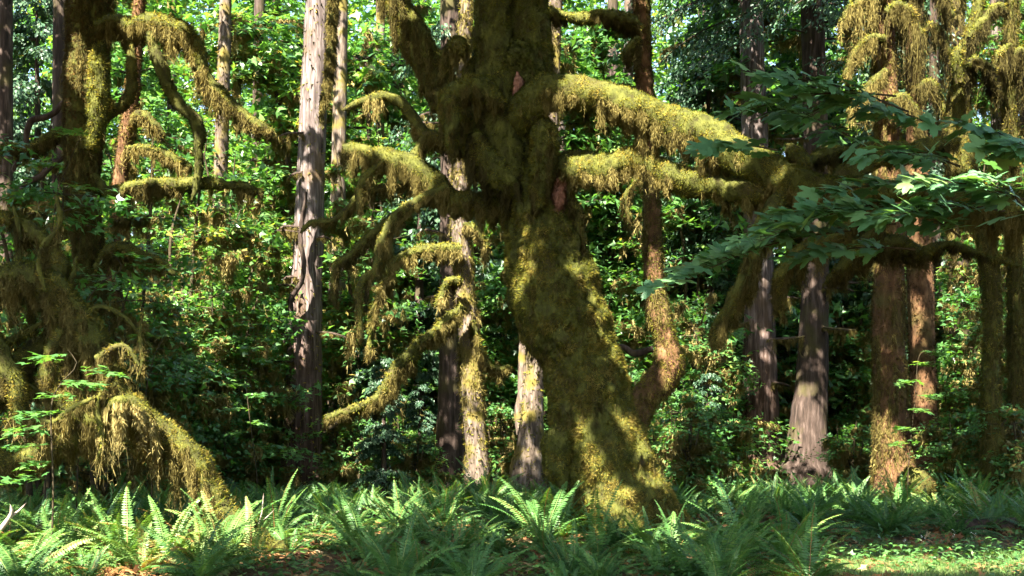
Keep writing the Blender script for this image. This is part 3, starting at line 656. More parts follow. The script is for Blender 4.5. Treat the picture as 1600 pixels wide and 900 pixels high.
t11.moss(dens=1500, L=.06, w=.022)
t11.beard(dens=350, L=.9, w=.022, tint=.3, zmax=.9, thin=.35, cell=.25, gather=.3, sway=.1)
# moss curtains: drooping mossy boughs of the right-hand hemlocks
def curtain(tree, path, D, L=1.0, tint=.6, dens=2600, cell=.22):
    tree.limb(path, D, moss=dict(dens=1800, L=.06, w=.024, mat='moss'), beard=hb(dens=dens * .6, L=L, tint=tint - .18, cell=cell, w=.02, thin=.34, zmax=.6, gather=.45, sway=.1), nring=8, lump=.25, wobble=.1, name='bough')
curtain(t7, [(1382, -25, 8), (1360, -10, 7), (1335, 5, 6), (1315, 40, 4)], 23.1, 1.2, .75)
curtain(t7, [(1384, 60, 7), (1355, 62, 6), (1335, 85, 5), (1318, 120, 3)], 23.0, .9, .8)
curtain(t7, [(1386, 110, 7), (1365, 130, 6), (1345, 150, 5), (1325, 175, 3)], 22.9, .8, .8)
curtain(t7, [(1384, 20, 8), (1405, 10, 7), (1425, 25, 6), (1440, 60, 4)], 23.0, 1.5, .5)
curtain(t7, [(1388, 160, 7), (1408, 150, 6), (1425, 170, 5), (1440, 200, 3)], 22.9, 1.0, .45)
curtain(t8, [(1430, 60, 7), (1450, 40, 6), (1470, 50, 5), (1488, 90, 3)], 24.6, 1.8, .35)
curtain(t8, [(1430, -20, 7), (1455, -30, 6), (1475, -10, 5), (1490, 30, 3)], 24.4, 1.6, .3)
curtain(t8, [(1432, 140, 6), (1450, 130, 6), (1465, 150, 5), (1480, 180, 3)], 24.5, 1.6, .35)
curtain(t8, [(1434, -10, 6), (1420, -20, 6), (1405, 0, 5), (1395, 40, 3)], 24.5, 1.5, .3)
curtain(t10, [(1505, 110, 7), (1525, 95, 6), (1545, 110, 5), (1560, 150, 3)], 20.7, 1.1, .2)
curtain(t10, [(1515, 60, 6), (1540, 30, 6), (1562, 10, 6), (1575, 20, 4)], 20.8, .7, .1)
curtain(t11, [(1580, 70, 6), (1560, 85, 5), (1550, 120, 3)], 21.7, .9, .4)
curtain(t11, [(1580, 90, 6), (1600, 80, 5), (1615, 120, 3)], 21.7, 1.2, .25)
curtain(t9, [(1497, 330, 6), (1530, 335, 5), (1560, 350, 4)], 27.5, 1.4, .35)
t10.limb([(1500, 130, 9), (1492, 95, 8), (1498, 70, 4)], 20.3, moss=dict(dens=3500, L=.05, w=.02), nring=9, name='stub')

for t, D, n_ in ((sp1, 28.6, 9), (s5, 30.6, 9), (s6, 29.1, 9), (sp4, 29.6, 6), (t9, 29.7, 7)):
    for q in range(n_):
        i = int(len(t.C) * R.uniform(.12, .5)); c = t.C[i]; sg = 1 if R.random() < .5 else -1
        a = (c[0] / c[1] * FPX + 800, HORIZON - (c[2] - EYE) / c[1] * FPX); ln = R.uniform(18, 60)
        t.limb([(a[0] + sg * t.r[i] * 40, a[1], 3), (a[0] + sg * (ln * .6 + 14), a[1] + R.uniform(-6, 6), 2.2), (a[0] + sg * (ln + 14), a[1] + R.uniform(-4, 16), 1)], D, mat='bark_dark',
               beard=hb(dens=1500, L=.45, tint=.55, w=.02, thin=.3), nring=6, step=.12, name='dead_branch')
st = Tree('mossy_stump', 'rounded mossy stump leaning on the foot of the rust orange hemlock', [(1440, 790, 24), (1432, 762, 26), (1425, 742, 22), (1420, 730, 10)], 21.6, 'moss_skin', cat='stump', nring=24, lump=.2, lscale=3, flare=None, seed=51)
st.moss(dens=3000, L=.05, w=.02, mat='moss_rust')

# --- further, thinner trunks: one build per trunk, each with its own spot
far_specs = [
    ('slim far trunk left of the golden mossy stem', [(955, 725, 11), (955, 400, 10), (957, 150, 9), (958, -20, 8)], 38, 'bark_dark'),
    ('grey far trunk between the slim trunk and the golden mossy stem', [(982, 728, 14), (982, 450, 12), (984, 200, 11), (986, -20, 10)], 36, 'bark_grey'),
    ('far trunk seen above the left lower limb of the leaning maple', [(618, 722, 13), (618, 450, 11), (620, 200, 10), (622, -20, 9)], 37, 'bark_dark'),
    ('far thin trunk left of the dappled spruce trunk', [(275, 722, 10), (272, 560, 9), (270, 350, 8), (268, -20, 7)], 38, 'bark_pale'),
    ('far dim trunk in the gap left of the tall grey spruce', [(398, 722, 12), (398, 500, 10), (402, 250, 9), (406, -20, 8)], 40, 'bark_dark'),
    ('thin dark trunk at the upper left edge', [(92, 735, 15), (93, 500, 14), (94, 200, 12), (95, -20, 11)], 28, 'bark_dark'),
    ('dark trunk cut by the left edge of the picture', [(6, 740, 12), (8, 500, 12), (9, 200, 11), (10, -20, 10)], 26, 'bark_dark'),
    ('narrow far trunk glimpsed right of the sunlit spruce foot', [(1335, 722, 11), (1334, 500, 10), (1330, 250, 9), (1328, -20, 8)], 38, 'bark_dark'),
    ('faint far trunk behind the upper limb of the leaning maple', [(880, 722, 12), (878, 400, 11), (872, 150, 10), (870, -20, 9)], 40, 'bark_grey'),
    ('far dark trunk left of the furrowed spruce', [(1115, 722, 12), (1112, 450, 11), (1108, 200, 10), (1106, -20, 9)], 40, 'bark_dark'),
    ('dark trunk just right of the narrow brown hemlock', [(1462, 720, 10), (1461, 500, 9), (1460, 250, 8), (1460, -20, 7)], 33, 'bark_dark'),
    ('far trunk in the shade behind the left lower limb twigs', [(590, 724, 9), (592, 500, 8), (594, 250, 7), (595, -20, 7)], 39, 'bark_pale'),
    ('far trunk showing right of the dappled mossy maple', [(778, 722, 9), (778, 500, 8), (776, 250, 8), (776, -20, 7)], 39, 'bark_dark'),
    ('far pale trunk at the extreme right behind the leaf sprays', [(1566, 720, 13), (1564, 500, 12), (1560, 250, 11), (1558, -20, 10)], 36, 'bark_grey'),
]
for k, (lab, path, D, mt) in enumerate(far_specs):
    t = Tree('forest_tree', lab, path, D, mt, nring=18, step=.25, lump=.05, ridge=.04, seed=60 + k, extend=6, group='thin trunks deeper in the wood')
    for q in range(3):
        z = R.uniform(150, 620); i = path[1][0]; sgn = 1 if R.random() < .5 else -1
        ln = R.uniform(30, 70)
        t.limb([(i, z, 4), (i + sgn * ln * .4, z - 8, 3), (i + sgn * ln, z + R.uniform(-5, 25), 1.5)], D, mat='bark_dark' if q else 'moss_skin',
               beard=hb(dens=1200, L=.6, tint=.6, w=.035, cell=.25, thin=.2), nring=6, step=.2, name='dead_branch')

# ------------------------------------------------------------------ understorey foliage generators
def spray_points(rng, org, az, length, rise, nodes, twig, k, droop=.35):
    """leaf seats along one layered branch: returns p, d"""
    t = np.linspace(.18, 1, nodes)
    ax = np.array([cos(az), sin(az), 0])
    B = org[None] + ax[None] * (t * length)[:, None]
    B[:, 2] += rise * t * length - droop * (t ** 2) * length * .5
    lat = np.array([-sin(az), cos(az), 0])
    ps = [B]; ds = [np.repeat(ax[None], nodes, 0)]
    for s in (1, -1):
        tl = twig * (1.15 - .75 * t) * (.7 + .6 * rng.random(nodes))
        dv = norm(ax[None] * .65 + lat[None] * s + rng.normal(0, .18, (nodes, 3)) * [1, 1, .5])
        for j in range(1, k + 1):
            u = j / k
            q = B + dv * (tl * u)[:, None]; q[:, 2] -= .12 * u * u * tl
            q = q + rng.normal(0, .02, q.shape)
            ps.append(q); ds.append(norm(dv + (lat * s)[None] * .5 * (1 if j % 2 else -1) + rng.normal(0, .3, q.shape) * [1, 1, .4]))
    return np.concatenate(ps), np.concatenate(ds), B

def draped(mb, rng, line):
    """tan moss hanging in patches from a thin branch"""
    u = rng.random(); m = 380
    i = np.clip(rng.normal(u, .22, m), 0, .999) * (len(line) - 1); j = i.astype(int); f = (i - j)[:, None]
    p = line[j] * (1 - f) + line[np.minimum(j + 1, len(line) - 1)] * f + rng.normal(0, .03, (m, 3))
    strands(mb, p, .55, .03, .95, .22, .5, 3, .05)

def make_vine(seed, height, stems, branches, blen, leaf, tmpl, nodes=9, k=3):
    rng = np.random.default_rng(seed)
    st_ = MB(); lv = MB(); hm = MB()
    for s in range(stems):
        az = rng.uniform(0, 2 * pi); lean = rng.uniform(.1, .5)
        h = height * rng.uniform(.7, 1.05)
        top = np.array([cos(az) * lean * h * .5, sin(az) * lean * h * .5, h])
        pts = np.array([[cos(az) * .1, sin(az) * .1, -.1], top * [.25, .25, .4] + rng.normal(0, .08, 3), top * [.6, .6, .75] + rng.normal(0, .1, 3), top])
        V, F, C, r = tube(pts, np.array([.045, .035, .025, .008]) * (height / 4) ** .5, .25, 6); st_.add(V, F)
        for b in range(branches):
            i = int(len(C) * rng.uniform(.22, 1) - 1); org = C[i]
            a2 = rng.uniform(0, 2 * pi); ln = blen * rng.uniform(.5, 1.15) * (1.1 - .5 * i / len(C))
            p, d, B = spray_points(rng, org, a2, ln, rng.uniform(-.02, .3), nodes, ln * .42, k)
            m = len(p)
            nr = norm(np.array([cos(a2) * .2, sin(a2) * .2, 1.0]) + rng.normal(0, .5, (m, 3)))
            p = p + rng.normal(0, .07, p.shape)
            d = d.copy(); d[:, 2] -= .15
            leaves(lv, p, d, nr, leaf * (.6 + .7 * rng.random(m)), tmpl, np.clip(rng.normal(.42 + .12 * rng.normal(), .17, m), 0, .97) + (rng.random(m) < .012) * .5)
            V, F, _, _ = tube(np.vstack([org[None], B]), np.linspace(.014, .004, len(B) + 1), .3, 4); st_.add(V, F)
            if rng.random() < .55:
                draped(hm, rng, np.vstack([org[None], B]))
    if hm.n == 0: draped(hm, rng, C[len(C) // 3:])
    return st_.mesh('stems', M['twig'], smooth=True), lv.mesh('foliage', M['vine']), hm.mesh('hanging_moss', M['moss_hang'])

def make_tall(seed, height, branches, blen, leaf, nodes=9, k=3):
    rng = np.random.default_rng(seed)
    st_ = MB(); lv = MB(); hm = MB()
    pts = np.array([[0, 0, -.2], [rng.normal(0, .15), rng.normal(0, .15), height * .35], [rng.normal(0, .3), rng.normal(0, .3), height * .7], [rng.normal(0, .4), rng.normal(0, .4), height]])
    V, F, C, r = tube(pts, np.array([.16, .12, .08, .02]), .4, 9, .1, 2); st_.add(V, F)
    for b in range(branches):
        u = rng.uniform(.1, 1); i = min(int(len(C) * u), len(C) - 1); org = C[i]
        a2 = rng.uniform(0, 2 * pi); ln = blen * rng.uniform(.5, 1.1) * (1.15 - .55 * u)
        p, d, B = spray_points(rng, org, a2, ln, rng.uniform(0, .4), nodes, ln * .4, k, .5)
        m = len(p)
        nr = norm(np.array([cos(a2) * .25, sin(a2) * .25, 1.0]) + rng.normal(0, .58, (m, 3)))
        p = p + rng.normal(0, .11, p.shape)
        d = d.copy(); d[:, 2] -= .2
        leaves(lv, p, d, nr, leaf * (.6 + .7 * rng.random(m)), LEAF_LO, np.clip(rng.normal(.45 + .14 * rng.normal(), .18, m), 0, .97) + (rng.random(m) < .012) * .5)
        V, F, _, _ = tube(np.vstack([org[None], B]), np.linspace(.03, .006, len(B) + 1), .5, 4); st_.add(V, F)
        if rng.random() < .5: draped(hm, rng, np.vstack([org[None], B]))
    return st_.mesh('trunk', M['bark_dark'], smooth=True), lv.mesh('crown', M['vine']), hm.mesh('hanging_moss', M['moss_hang'])

def conifer_boughs(mb_n, mb_w, rng, C, u0, u1, count, blen, droop, leafw=.05, leafl=.17, azr=None, mossmb=None):
    for b in range(count):
        u = rng.uniform(u0, u1); org = C[min(int(len(C) * u), len(C) - 1)]
        a2 = rng.uniform(0, 2 * pi) if azr is None else rng.uniform(*azr)
        ln = blen * rng.uniform(.6, 1.1) * (1.15 - .75 * u)
        p, d, B = spray_points(rng, org, a2, ln, .1, 14, ln * .3, 4, droop * 1.6)
        m = len(p)
        hang = rng.random(m)
        d = d.copy(); d[:, 2] -= .5 + 1.2 * hang
        nr = norm(rng.normal(0, .6, (m, 3)) + [0, 0, .8])
        for rep in range(2):
            q = p + rng.normal(0, .05, p.shape) - np.array([0, 0, .08]) * rep
            leaves(mb_n, q, d + rng.normal(0, .3, d.shape), nr, leafl * (.6 + .8 * rng.random(m)), KITE, np.clip(rng.normal(.45, .2, m), 0, 1), leafw / leafl * 2)
        V, F, _, _ = tube(np.vstack([org[None], B]), np.linspace(.03, .006, len(B) + 1), .4, 4); mb_w.add(V, F)

def make_hemlock(seed, height, count, blen):
    rng = np.random.default_rng(seed); nd = MB(); wd = MB()
    pts = np.array([[0, 0, -.2], [0, 0, height * .5], [rng.normal(0, .2), 0, height]])
    V, F, C, r = tube(pts, np.array([.2, .13, .02]), .4, 12, .05, 2, .05); wd.add(V, F)
    conifer_boughs(nd, wd, rng, C, .08, 1, count, blen, .55)
    return wd.mesh('trunk', M['bark_dark'], smooth=True), nd.mesh('crown', M['needle'])

VINES = [make_vine(100 + i, h, s, b, bl, lf, LEAF_LO) for i, (h, s, b, bl, lf) in enumerate([(3.2, 4, 9, 1.5, .10), (4.2, 4, 10, 1.8, .11), (2.4, 5, 8, 1.3, .09), (5.2, 4, 12, 2.0, .12), (3.6, 5, 9, 1.7, .11), (8.5, 3, 22, 2.2, .13), (7.0, 3, 20, 2.0, .12)])]
TALLS = [make_tall(200 + i, h, b, bl, lf) for i, (h, b, bl, lf) in enumerate([(14, 140, 2.9, .20), (17, 160, 3.1, .21), (12, 130, 2.7, .19), (20, 180, 3.4, .22)])]
HEMS = [make_hemlock(300 + i, h, c, bl) for i, (h, c, bl) in enumerate([(14, 80, 2.6), (18, 95, 3.0), (9, 60, 2.0)])]

def place(kind, names, var, x, y, s, rot, label, cat, group):
    o = thing(kind, label, cat, (x, y, float(ground_z(x, y))), group)
    o.rotation_euler = (0, 0, rot); o.scale = (s, s, s)
    for nm, me in zip(names, var):
        c = bpy.data.objects.new(nm, me); COL.objects.link(c); c.parent = o
    return o

def X(px, D): return (px - 800) / FPX * D

rp = random.Random(5)
# shrubs (vine maples) by the gap they fill; every one its own thing
shrubs = [
    # px, D, variant, scale, label
    ('vine maple leaves in front of the dark maple at the left', [(60, 18.5, 3, 1.05), (215, 22, 3, 1.0), (150, 18.8, 1, .9), (20, 22, 3, 1.1), (30, 27, 5, 1.1), (225, 30, 5, 1.2)]),
    ('vine maple bush between the arching maple and the dappled spruce', [(240, 25, 1, 1.0), (300, 27.5, 0, 1.0), (200, 28, 3, 1.0), (280, 26, 5, 1.0), (315, 34, 6, 1.2)]),
    ('vine maple bush in front of the gap beside the tall grey spruce', [(355, 26, 3, .95), (425, 35, 3, 1.1), (370, 34, 1, 1.1), (345, 28, 5, 1.0), (380, 31, 6, 1.3), (430, 38, 5, 1.3)]),
    ('leafy vine maple between the tall grey spruce and the dappled mossy maple', [(570, 33, 3, 1.1), (625, 31, 0, 1.0), (560, 36, 1, 1.2), (655, 34, 2, 1.1), (565, 31, 5, 1.15), (640, 35, 6, 1.4)]),
    ('low vine maple in deep shade behind the foot of the leaning maple', [(785, 30, 2, 1.0), (770, 34, 3, 1.1)]),
    ('vine maple bush behind the golden mossy stem', [(1080, 26, 2, 1.1), (1060, 31, 3, 1.0), (930, 33, 3, 1.1), (985, 31, 0, 1.1), (1120, 29, 1, 1.05), (940, 36, 5, 1.3), (1090, 33, 5, 1.2)]),
    ('vine maple growing between the furrowed spruce and the hemlocks', [(1225, 34, 3, 1.0), (1320, 33, 1, 1.1), (1310, 38, 3, 1.2), (1330, 34, 6, 1.2)]),
    ('leafy vine maple by the stringy brown moss at the right', [(1540, 26, 3, .95), (1590, 24, 1, 1.0), (1478, 28, 0, .9), (1560, 31, 3, 1.2), (1520, 23, 2, .75), (1600, 28, 3, 1.), (1560, 28, 5, 1.0), (1470, 33, 6, 1.3)]),
]
for lab, items in shrubs:
    for (px, D, v, s) in items:
        place('vine_maple', ('stems', 'foliage', 'hanging_moss'), VINES[v], X(px, D), D, s, rp.uniform(0, 6.3), lab, 'shrub', 'vine maples of the understorey')
for lab, items in [('low leafy bush on the fern edge left of the tall grey spruce', [(235, 25, .9), (290, 26, .8), (350, 25.5, .9), (395, 29, .7)]),
                   ('low leafy bush beyond the ferns under the sweeping mossy branches', [(555, 27.5, .9), (610, 28.5, .9), (650, 27, .7)]),
                   ('low leafy bush on the fern edge right of the leaning maple', [(1075, 24, .85), (1120, 26, .95), (1030, 25, .7)]),
                   ('low leafy bush among the ferns at the right edge', [(1330, 27, .8), (1490, 23, .75), (1545, 22, .8), (1590, 21, .8)])]:
    for (px, D, s_) in items:
        place('vine_maple', ('stems', 'foliage', 'hanging_moss'), VINES[2], X(px, D), D, s_, rp.uniform(0, 6.3), lab, 'shrub', 'vine maples of the understorey')
# tall leafy trees of the background
for px, D, s_, lab in [(600, 26.5, .36, 'small feathery hemlock sapling on the fern edge left of the dappled mossy maple'), (655, 27.5, .30, 'low hemlock sapling beside the thick dark spruce trunk'), (560, 30, .45, 'feathery hemlock sapling right of the tall grey spruce foot'), (1105, 27, .32, 'young hemlock among the low bushes right of the golden mossy stem')]:
    place('hemlock', ('trunk', 'crown'), HEMS[2], X(px, D), D, s_, rp.uniform(0, 6.3), lab, 'tree', 'hemlocks of the background')
tall_zones = [(-200, 130, 'tall sunlit leafy tree behind the dark maple at the left'), (130, 300, 'tall sunlit leafy tree behind the crooked mossy branch'),
              (300, 480, 'tall leafy tree filling the gap left of the tall grey spruce'), (480, 700, 'tall leafy tree behind the left limbs of the leaning maple'),
              (700, 900, 'tall leafy tree hidden behind the trunk of the leaning maple'), (900, 1150, 'tall leafy tree beyond the arching right limb'),
              (1150, 1400, 'tall leafy tree behind the furrowed spruce and hemlocks'), (1400, 1800, 'tall leafy tree at the right beyond the moss curtains')]
def zone_label(px):
    for a, b, l in tall_zones:
        if px < b: return l
    return tall_zones[-1][2]
def far_place(D0, D1, n, jitter, kind='tall'):
    for k in range(n):
        px = -80 + 1760 * (k + .5) / n + rp.uniform(-jitter, jitter)
        D = rp.uniform(D0, D1)
        place('leafy_tree', ('trunk', 'crown', 'hanging_moss'), TALLS[rp.randrange(4)], X(px, D), D, rp.uniform(.85, 1.15), rp.uniform(0, 6.3), zone_label(px), 'tree', 'leafy trees of the background')
far_place(33, 38, 9, 60)
far_place(40, 47, 11, 60)
far_place(50, 60, 13, 60)
# dark hemlocks
for px, D, v, s, lab in [(655, 33, 2, 1.0, 'small drooping hemlock in shade under the left lower limb'), (1130, 36, 0, 1.0, 'dark drooping hemlock left of the furrowed spruce'),
                         (1235, 35, 1, .9, 'dark hemlock between the furrowed spruce and sunlit foot spruce'), (745, 37, 1, .9, 'dark hemlock behind the dappled mossy maple'),
                         (1108, 33.5, 1, .78, 'grey green hemlock with hanging boughs left of the furrowed spruce top'), (1090, 45, 1, 1.0, 'tall hemlock far beyond the golden mossy stem'), (1420, 34, 0, 1.0, 'dark hemlock behind the moss curtains'), (60, 36, 1, .9, 'dark hemlock at the far upper left')]:
    place('hemlock', ('trunk', 'crown'), HEMS[v], X(px, D), D, s, rp.uniform(0, 6.3), lab, 'tree', 'hemlocks of the background')
# needle boughs of the right-hand spruces
def boughs(tree, a, b, count, blen, azr, seed, droop=.7):
    rng = np.random.default_rng(seed); nd = MB(); wd = MB()
    n = len(tree.C)
    conifer_boughs(nd, wd, rng, tree.C[int(n * a):int(n * b)], 0, 1, count, blen * 1.6, droop, .03, .13, azr)
    w = wd.build('bough', M['bark_dark'], tree.o, tree.base, True); nd.build('needles', M['needle'], w, tree.base)
boughs(s5, .55, .92, 34, 2.3, (pi * .8, pi * 1.6), 1)
boughs(s6, .58, .95, 30, 2.3, (pi * 1.0, pi * 2.0), 2)
boughs(t7, .62, .86, 5, 1.2, (pi * .9, pi * 1.45), 3)
boughs(sp4, .35, .6, 8, 1.6, (pi * .9, pi * 1.7), 4)

# the far wood: one mass of leaves beyond the countable trees
def far_wood():
    n = 170000
    x = R.uniform(-48, 48, n); y = R.uniform(63, 78, n); z = R.uniform(0, 32, n)
    k = fbm(np.stack([x * .35, y * .3, z * .5], 1), 5, 3) + R.normal(0, .03, n) > .30
    k &= (z < 30) | (fbm(np.stack([x * .2, y * 0, z * .2], 1), 9, 2) > .5)
    p = np.stack([x, y, z], 1)[k]; m = len(p)
    mb = MB(); leaves(mb, p, R.normal(0, 1, (m, 3)) * [1, 1, .3], norm(np.array([-.2, -.4, 1.0]) + R.normal(0, .6, (m, 3))), .45 * (.6 + .8 * R.random(m)), LEAF_LO, np.clip(R.normal(.5, .2, m), 0, 1))
    o = mb.build('woodland', M['vine']); tag(o, 'sunlit wall of leaves deep in the wood behind every trunk', 'woodland', kind='stuff')
far_wood()

# small leafy sprigs close to the camera side
def sprig(label, path, D, n, size, mat='vine', tint=.6):
    pts = np.array([P(a, b, D) for a, b in path]); base = pts[0].copy()
    g = float(ground_z(base[0], base[1]))
    root = np.array([[base[0] - .05, base[1] + .1, g - .05], [base[0], base[1] + .05, (g + base[2]) / 2]])
    allp = np.vstack([root, pts])
    o = thing('sapling', label, 'sapling', (base[0], base[1], g))
    V, F, C, r = tube(allp, np.linspace(.012, .003, len(allp)), .08, 5); mb = MB(); mb.add(V, F); off = (base[0], base[1], g); mb.build('stem', M['twig'], o, off, True)
    lv = MB()
    ax = pts[-1] - pts[0]; az0 = math.atan2(ax[1], ax[0])
    for i in range(n):
        q = C[int(len(C) * (.45 + .54 * i / max(1, n - 1))) - 1]
        p, d, B = spray_points(R, q, R.uniform(0, 2 * pi), R.uniform(.25, .5), .1, 5, .2, 2)
        m = len(p); leaves(lv, p, d, norm(np.array([0, -.1, 1.]) + R.normal(0, .2, (m, 3))), size * (.6 + .6 * R.random(m)), LEAF_MID, np.clip(R.normal(tint, .15, m), 0, .95))
    lv.build('foliage', M[mat], o, off)
sprig('vine maple sapling with bright leaves in front of the arching maple', [(80, 640), (95, 600), (120, 570), (105, 545)], 11.8, 9, .09)
sprig('pale leafed sapling rising in front of the dark maple at the left', [(70, 560), (85, 330), (110, 250), (130, 205)], 16, 9, .11)
sprig('vine maple sapling over the arching maple moss', [(235, 690), (228, 620), (240, 560), (262, 515)], 13.4, 9, .09)
sprig('leafy sapling in front of the rust orange hemlock foot', [(1420, 720), (1430, 620), (1435, 560), (1450, 545)], 21, 7, .12)
sprig('drooping vine maple sapling under the dark maple, above the moss draped trunk', [(120, 520), (150, 450), (190, 420), (170, 390)], 14.5, 12, .1, tint=.4)
sprig('small sapling left of the tall grey spruce foot', [(400, 730), (385, 600), (395, 540), (410, 500)], 20, 10, .11)

# ------------------------------------------------------------------ ferns
def frond(rng, L, th0, th1, width, n=34, droopy=.25):
    s = np.linspace(0, 1, n); th = th0 + (th1 - th0) * s ** 1.25
    ds = L / (n - 1)
    x = np.concatenate([[0], np.cumsum(np.sin(th[:-1]) * ds)]); z = np.concatenate([[0], np.cumsum(np.cos(th[:-1]) * ds)])
    y = np.cumsum(np.concatenate([[0], rng.normal(0, .0015, n - 1)])) + .05 * L * rng.normal() * s ** 2
    C = np.stack([x, y, z], 1); T = norm(np.gradient(C, axis=0))
    lat = norm(np.cross(np.array([0, 0, 1.0])[None] + T * 0, T) + 1e-6); nr = np.cross(T, lat)
    tw = rng.normal(0, .3); lat2 = lat * cos(tw) + nr * sin(tw); nr = np.cross(T, lat2); lat = lat2
    ps = []; dd = []; nn = []; sz = []
    prof = np.clip(np.minimum((s - .08) / .18, 1), 0, 1) ** .6 * np.clip(1 - s, 0, 1) ** .62 * 1.35
    for sg in (1, -1):
        i = np.arange(3, n - 1)
        d = norm(lat[i] * sg + T[i] * .28 - nr[i] * droopy * rng.uniform(.5, 1.3) + rng.normal(0, .06, (len(i), 3)))
        ps.append(C[i]); dd.append(d); nn.append(nr[i] + rng.normal(0, .12, (len(i), 3))); sz.append(width * prof[i] * rng.uniform(.9, 1.1, len(i)) + .006)
    return C, lat, np.concatenate(ps), np.concatenate(dd), np.concatenate(nn), np.concatenate(sz), ds

def add_frond(mb, rng, L, th0, th1, width, az, tint, off=(0, 0, 0)):
    C, lat, p, d, nr, sz, ds = frond(rng, L, th0, th1, width)
    ca, sa = cos(az), sin(az); Rz = np.array([[ca, -sa, 0], [sa, ca, 0], [0, 0, 1]]).T
    C, lat, p, d, nr = (q @ Rz for q in (C, lat, p, d, nr))
    off = np.asarray(off)
    T_, F_ = KITE
    leaves(mb, p + off, d, nr, sz, KITE, np.clip(tint + rng.normal(0, .05, len(p)), 0, 1), 1.0)
    # pinna breadth is set by the spacing, not by the length
    V = mb.v[-1].reshape(-1, 4, 3); mid = (V[:, 1] + V[:, 3]) / 2; hw = (V[:, 3] - V[:, 1]); hw = norm(hw) * (ds * .5)
    V[:, 1] = mid - hw; V[:, 3] = mid + hw
    mb.v[-1] = V.reshape(-1, 3)
    w = np.linspace(.006, .002, len(C))[:, None]
    Vr = np.stack([C + off - lat * w, C + off + lat * w], 1).reshape(-1, 3)
    i = np.arange(len(C) - 1)[:, None] * 2
    mb.add(Vr, i + np.array([[0, 1, 3, 2]]), .9)

def make_fern(seed, n, L):
    rng = np.random.default_rng(seed); mb = MB()
    for k in range(n):
        inner = rng.random() < .4
        th0 = rng.uniform(.15, .7) if inner else rng.uniform(.65, 1.3)
        th1 = th0 + (rng.uniform(.5, 1.2) if inner else rng.uniform(.8, 1.4))
        t = float(np.clip(rng.normal(.42, .16), 0, .88))
        if not inner and rng.random() < .07: t = 1.0; th0 = 1.1; th1 = 2.0
        add_frond(mb, rng, L * rng.uniform(.65, 1.12), th0, th1, L * .105 * rng.uniform(.85, 1.15), 2 * pi * (k + rng.uniform(-.3, .3)) / n * 2.4, t, (rng.normal(0, .03), rng.normal(0, .03), -.02))
    return mb.mesh('fern_fronds', M['fern'])
FERNS = [make_fern(400 + i, n, L) for i, (n, L) in enumerate([(24, .95), (28, 1.0), (22, .8), (26, .95), (30, .9), (20, 1.05)])]
FRONDS = []
for i in range(7):
    rng = np.random.default_rng(500 + i); mb = MB()
    th0 = [.2, .55, .8, 1.0, .65, .4, 1.1][i]; th1 = th0 + [.6, 1.0, 1.2, 1.3, 1.5, .9, 1.1][i]
    add_frond(mb, rng, [1.05, 1.1, 1.1, 1.05, 1.0, 1.15, .95][i], th0, th1, [.10, .11, .115, .11, .10, .11, .10][i], 0, [.5, .62, .7, .74, .45, .55, .8][i])
    FRONDS.append(mb.mesh('frond', M['fern']))

SUN_FRONDS = []  # fronds again in a lighter tint that stands in for sun glare
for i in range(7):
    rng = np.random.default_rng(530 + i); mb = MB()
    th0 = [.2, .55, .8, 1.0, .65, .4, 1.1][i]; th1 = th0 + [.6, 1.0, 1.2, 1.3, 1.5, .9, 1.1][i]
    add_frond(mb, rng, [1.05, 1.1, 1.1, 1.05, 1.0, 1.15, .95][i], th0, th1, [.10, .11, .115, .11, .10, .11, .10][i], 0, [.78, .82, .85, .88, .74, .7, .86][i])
    SUN_FRONDS.append(mb.mesh('frond', M['fern']))
mb = MB(); add_frond(mb, np.random.default_rng(9), .85, 1.25, 2.2, .08, 0, 1.0); DEAD = mb.mesh('dead_frond', M['fern'])
placed = []
def big_fern(px, py, D, s, n, label):
    x = X(px, D); g = float(ground_z(x, D))
    o = thing('sword_fern', label, 'fern', (x, D, g), 'sword ferns of the forest floor')
    s *= .86; o.scale = (s, s, s); o.rotation_euler = (0, 0, rp.uniform(0, 6.3))
    for k in range(n):
        f = bpy.data.objects.new('frond', (SUN_FRONDS if px < 400 and rp.random() < .8 else FRONDS)[rp.randrange(7)]); COL.objects.link(f); f.parent = o
        if rp.random() < .09: f.data = DEAD
        f.rotation_euler = (rp.uniform(-.2, .2), rp.uniform(-.18, .25), 2.4 * k + rp.uniform(-.3, .3))
        q = rp.uniform(.75, 1.1); f.scale = (q, q, q); f.location = (rp.uniform(-.04, .04), rp.uniform(-.04, .04), -.02)
    placed.append((x, D, .5 * s))
